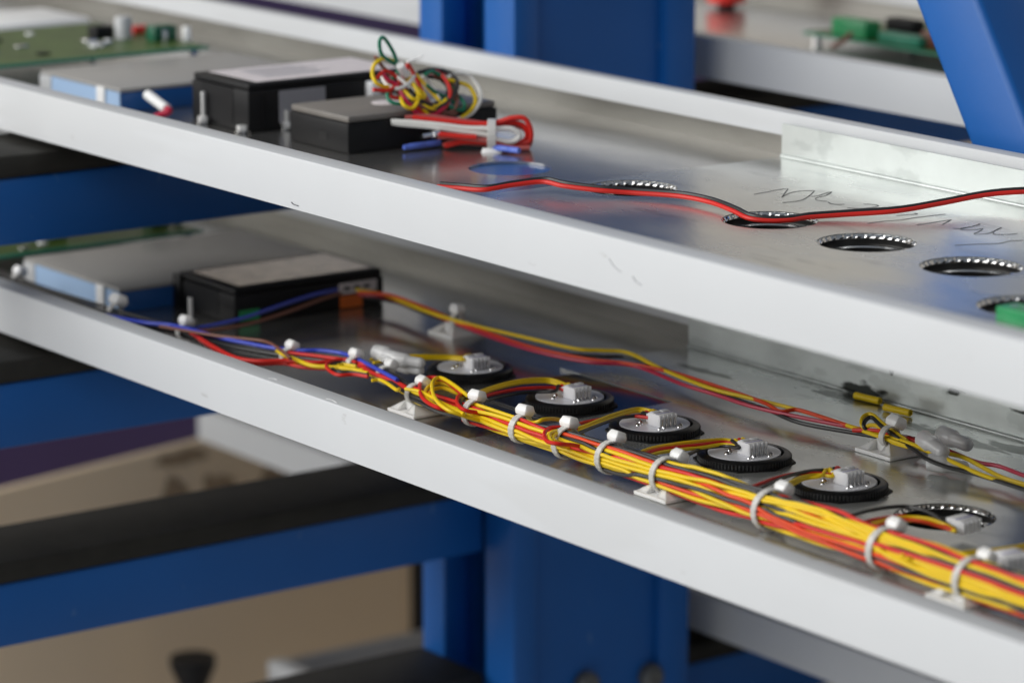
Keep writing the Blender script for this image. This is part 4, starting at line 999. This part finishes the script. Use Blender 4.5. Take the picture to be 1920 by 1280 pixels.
# cardboard boxes and purple crate behind the rack
def carton(lo, hi, label, dark_edge=False):
    t = thing('cardboard_box', ((lo[0]+hi[0])/2, (lo[1]+hi[1])/2, lo[2]), label, 'cardboard box')
    h = hi[2]-lo[2]
    obj('carton', B(lo, (hi[0], hi[1], hi[2]-0.004), 0.006), M['cardboard'], t)
    ym = (lo[1]+hi[1])/2
    obj('flap', B((lo[0], lo[1], hi[2]-0.0038), (hi[0], ym-0.001, hi[2]), 0.001), M['cardboard'], t)
    obj('flap', B((lo[0], ym+0.001, hi[2]-0.0038), (hi[0], hi[1], hi[2]), 0.001), M['cardboard'], t)
    return t
CX = -0.955
cb = thing('cardboard_sheet', (CX, 0.2, -0.949), 'large beige cardboard sheet standing upright behind the lower arms, dark smudges on it', 'cardboard')
tl, tr = at(0, 921, x=CX), at(377, 826, x=CX)
sl_ = (tr.z-tl.z)/(tr.y-tl.y); yr = at(757, 1120, x=CX).y
zat = lambda y: tl.z + sl_*(y-tl.y)
bm = new(); prism(bm, [(CX, -0.75, zat(-0.75)), (CX, yr, zat(yr)), (CX, yr, -0.949), (CX, -0.75, -0.949)], (-0.008, 0, 0)); obj('panel', bm, M['cardboard'], cb)
obj('fold_edge', B((CX-0.05, yr+0.0005, -0.949), (CX-0.001, yr+0.008, zat(yr)-0.004), 0.002), M['cardboard'], cb)
rs = random.Random(5)
def blot(cx, cy, cz, ry, rz, seed):
    r_ = random.Random(seed); n = 18
    pts = []
    for i in range(n):
        a = 2*pi*i/n; k = 0.7+0.5*r_.random(); pts.append((cx, cy+ry*k*cos(a), cz+rz*k*sin(a)))
    bm = new(); prism(bm, pts, (0.0006, 0, 0)); return bm
for i, (a, b, ry, rz) in enumerate(((327, 935, 0.011, 0.018), (420, 920, 0.009, 0.013), (510, 905, 0.010, 0.017), (340, 857, 0.022, 0.006), (395, 912, 0.006, 0.010), (545, 905, 0.007, 0.012))):
    q = at(a, b, x=CX+0.0002); obj('dirt_mark', blot(q.x, q.y, q.z, ry, rz, i), M['cardboard_dark'], cb)
carton((-0.75, 0.75, -0.949), (0.10, 1.35, 0.035), 'tan cardboard box beyond the far trays near the foot of the brace')
carton((-0.65, 0.45, -0.949), (-0.10, 0.72, -0.445), 'low brown cardboard box on the floor behind the rack at the right')
# black funnel shaped foot seen at the bottom
p = at(362, 1262, x=-0.86)
bm = lathe(new(), [(0, 0.012), (0.016, 0.012), (0.016, 0.006), (0.010, -0.008), (0.008, -0.03), (0.008, -0.949-p.z), (0, -0.949-p.z)], p, n=28)
tag(obj('black_stand', bm, M['black'], None, loc=(p.x, p.y, -0.949)), 'black stand with a flared top in front of the cardboard sheet', 'stand')
# purple crate above the large box
t = thing('plastic_crate', (-1.8, 0.75, -0.46), 'dark purple plastic crate on the black filler block behind the cardboard sheet', 'crate')
bm = new()
x0, x1, y0, y1, z0, z1 = -2.05, -1.60, 0.15, 1.35, -0.4599, 0.03
box(bm, (x0, y0, z0), (x1, y1, z0+0.01))
box(bm, (x1-0.01, y0, z0+0.0101), (x1, y1, z1), 0.002); box(bm, (x0, y0, z0+0.0101), (x0+0.01, y1, z1), 0.002)
box(bm, (x0+0.0101, y0, z0+0.0101), (x1-0.0101, y0+0.01, z1), 0.002); box(bm, (x0+0.0101, y1-0.01, z0+0.0101), (x1-0.0101, y1, z1), 0.002)
obj('shell', bm, M['purple'], t)
bm = new(); box(bm, (x1+0.0002, y0, z1-0.02), (x1+0.008, y1, z1), 0.002); obj('rim', bm, M['purple'], t)

t = thing('dark_gap_block', (-1.8, 0.75, -0.949), 'added black block under the purple crate, standing in for the dark gap behind the rack', 'dark filler')
obj('body', B((-2.05, 0.10, -0.949), (-1.61, 1.40, -0.4605), 0.004), M['black'], t)  # added dark mass so the gap beside the cardboard sheet reads black
for k in range(2): obj('front_slab', B((-1.6095, 0.12+0.645*k, -0.93), (-1.598, 0.755+0.645*k, -0.47), 0.002), M['black'], t)
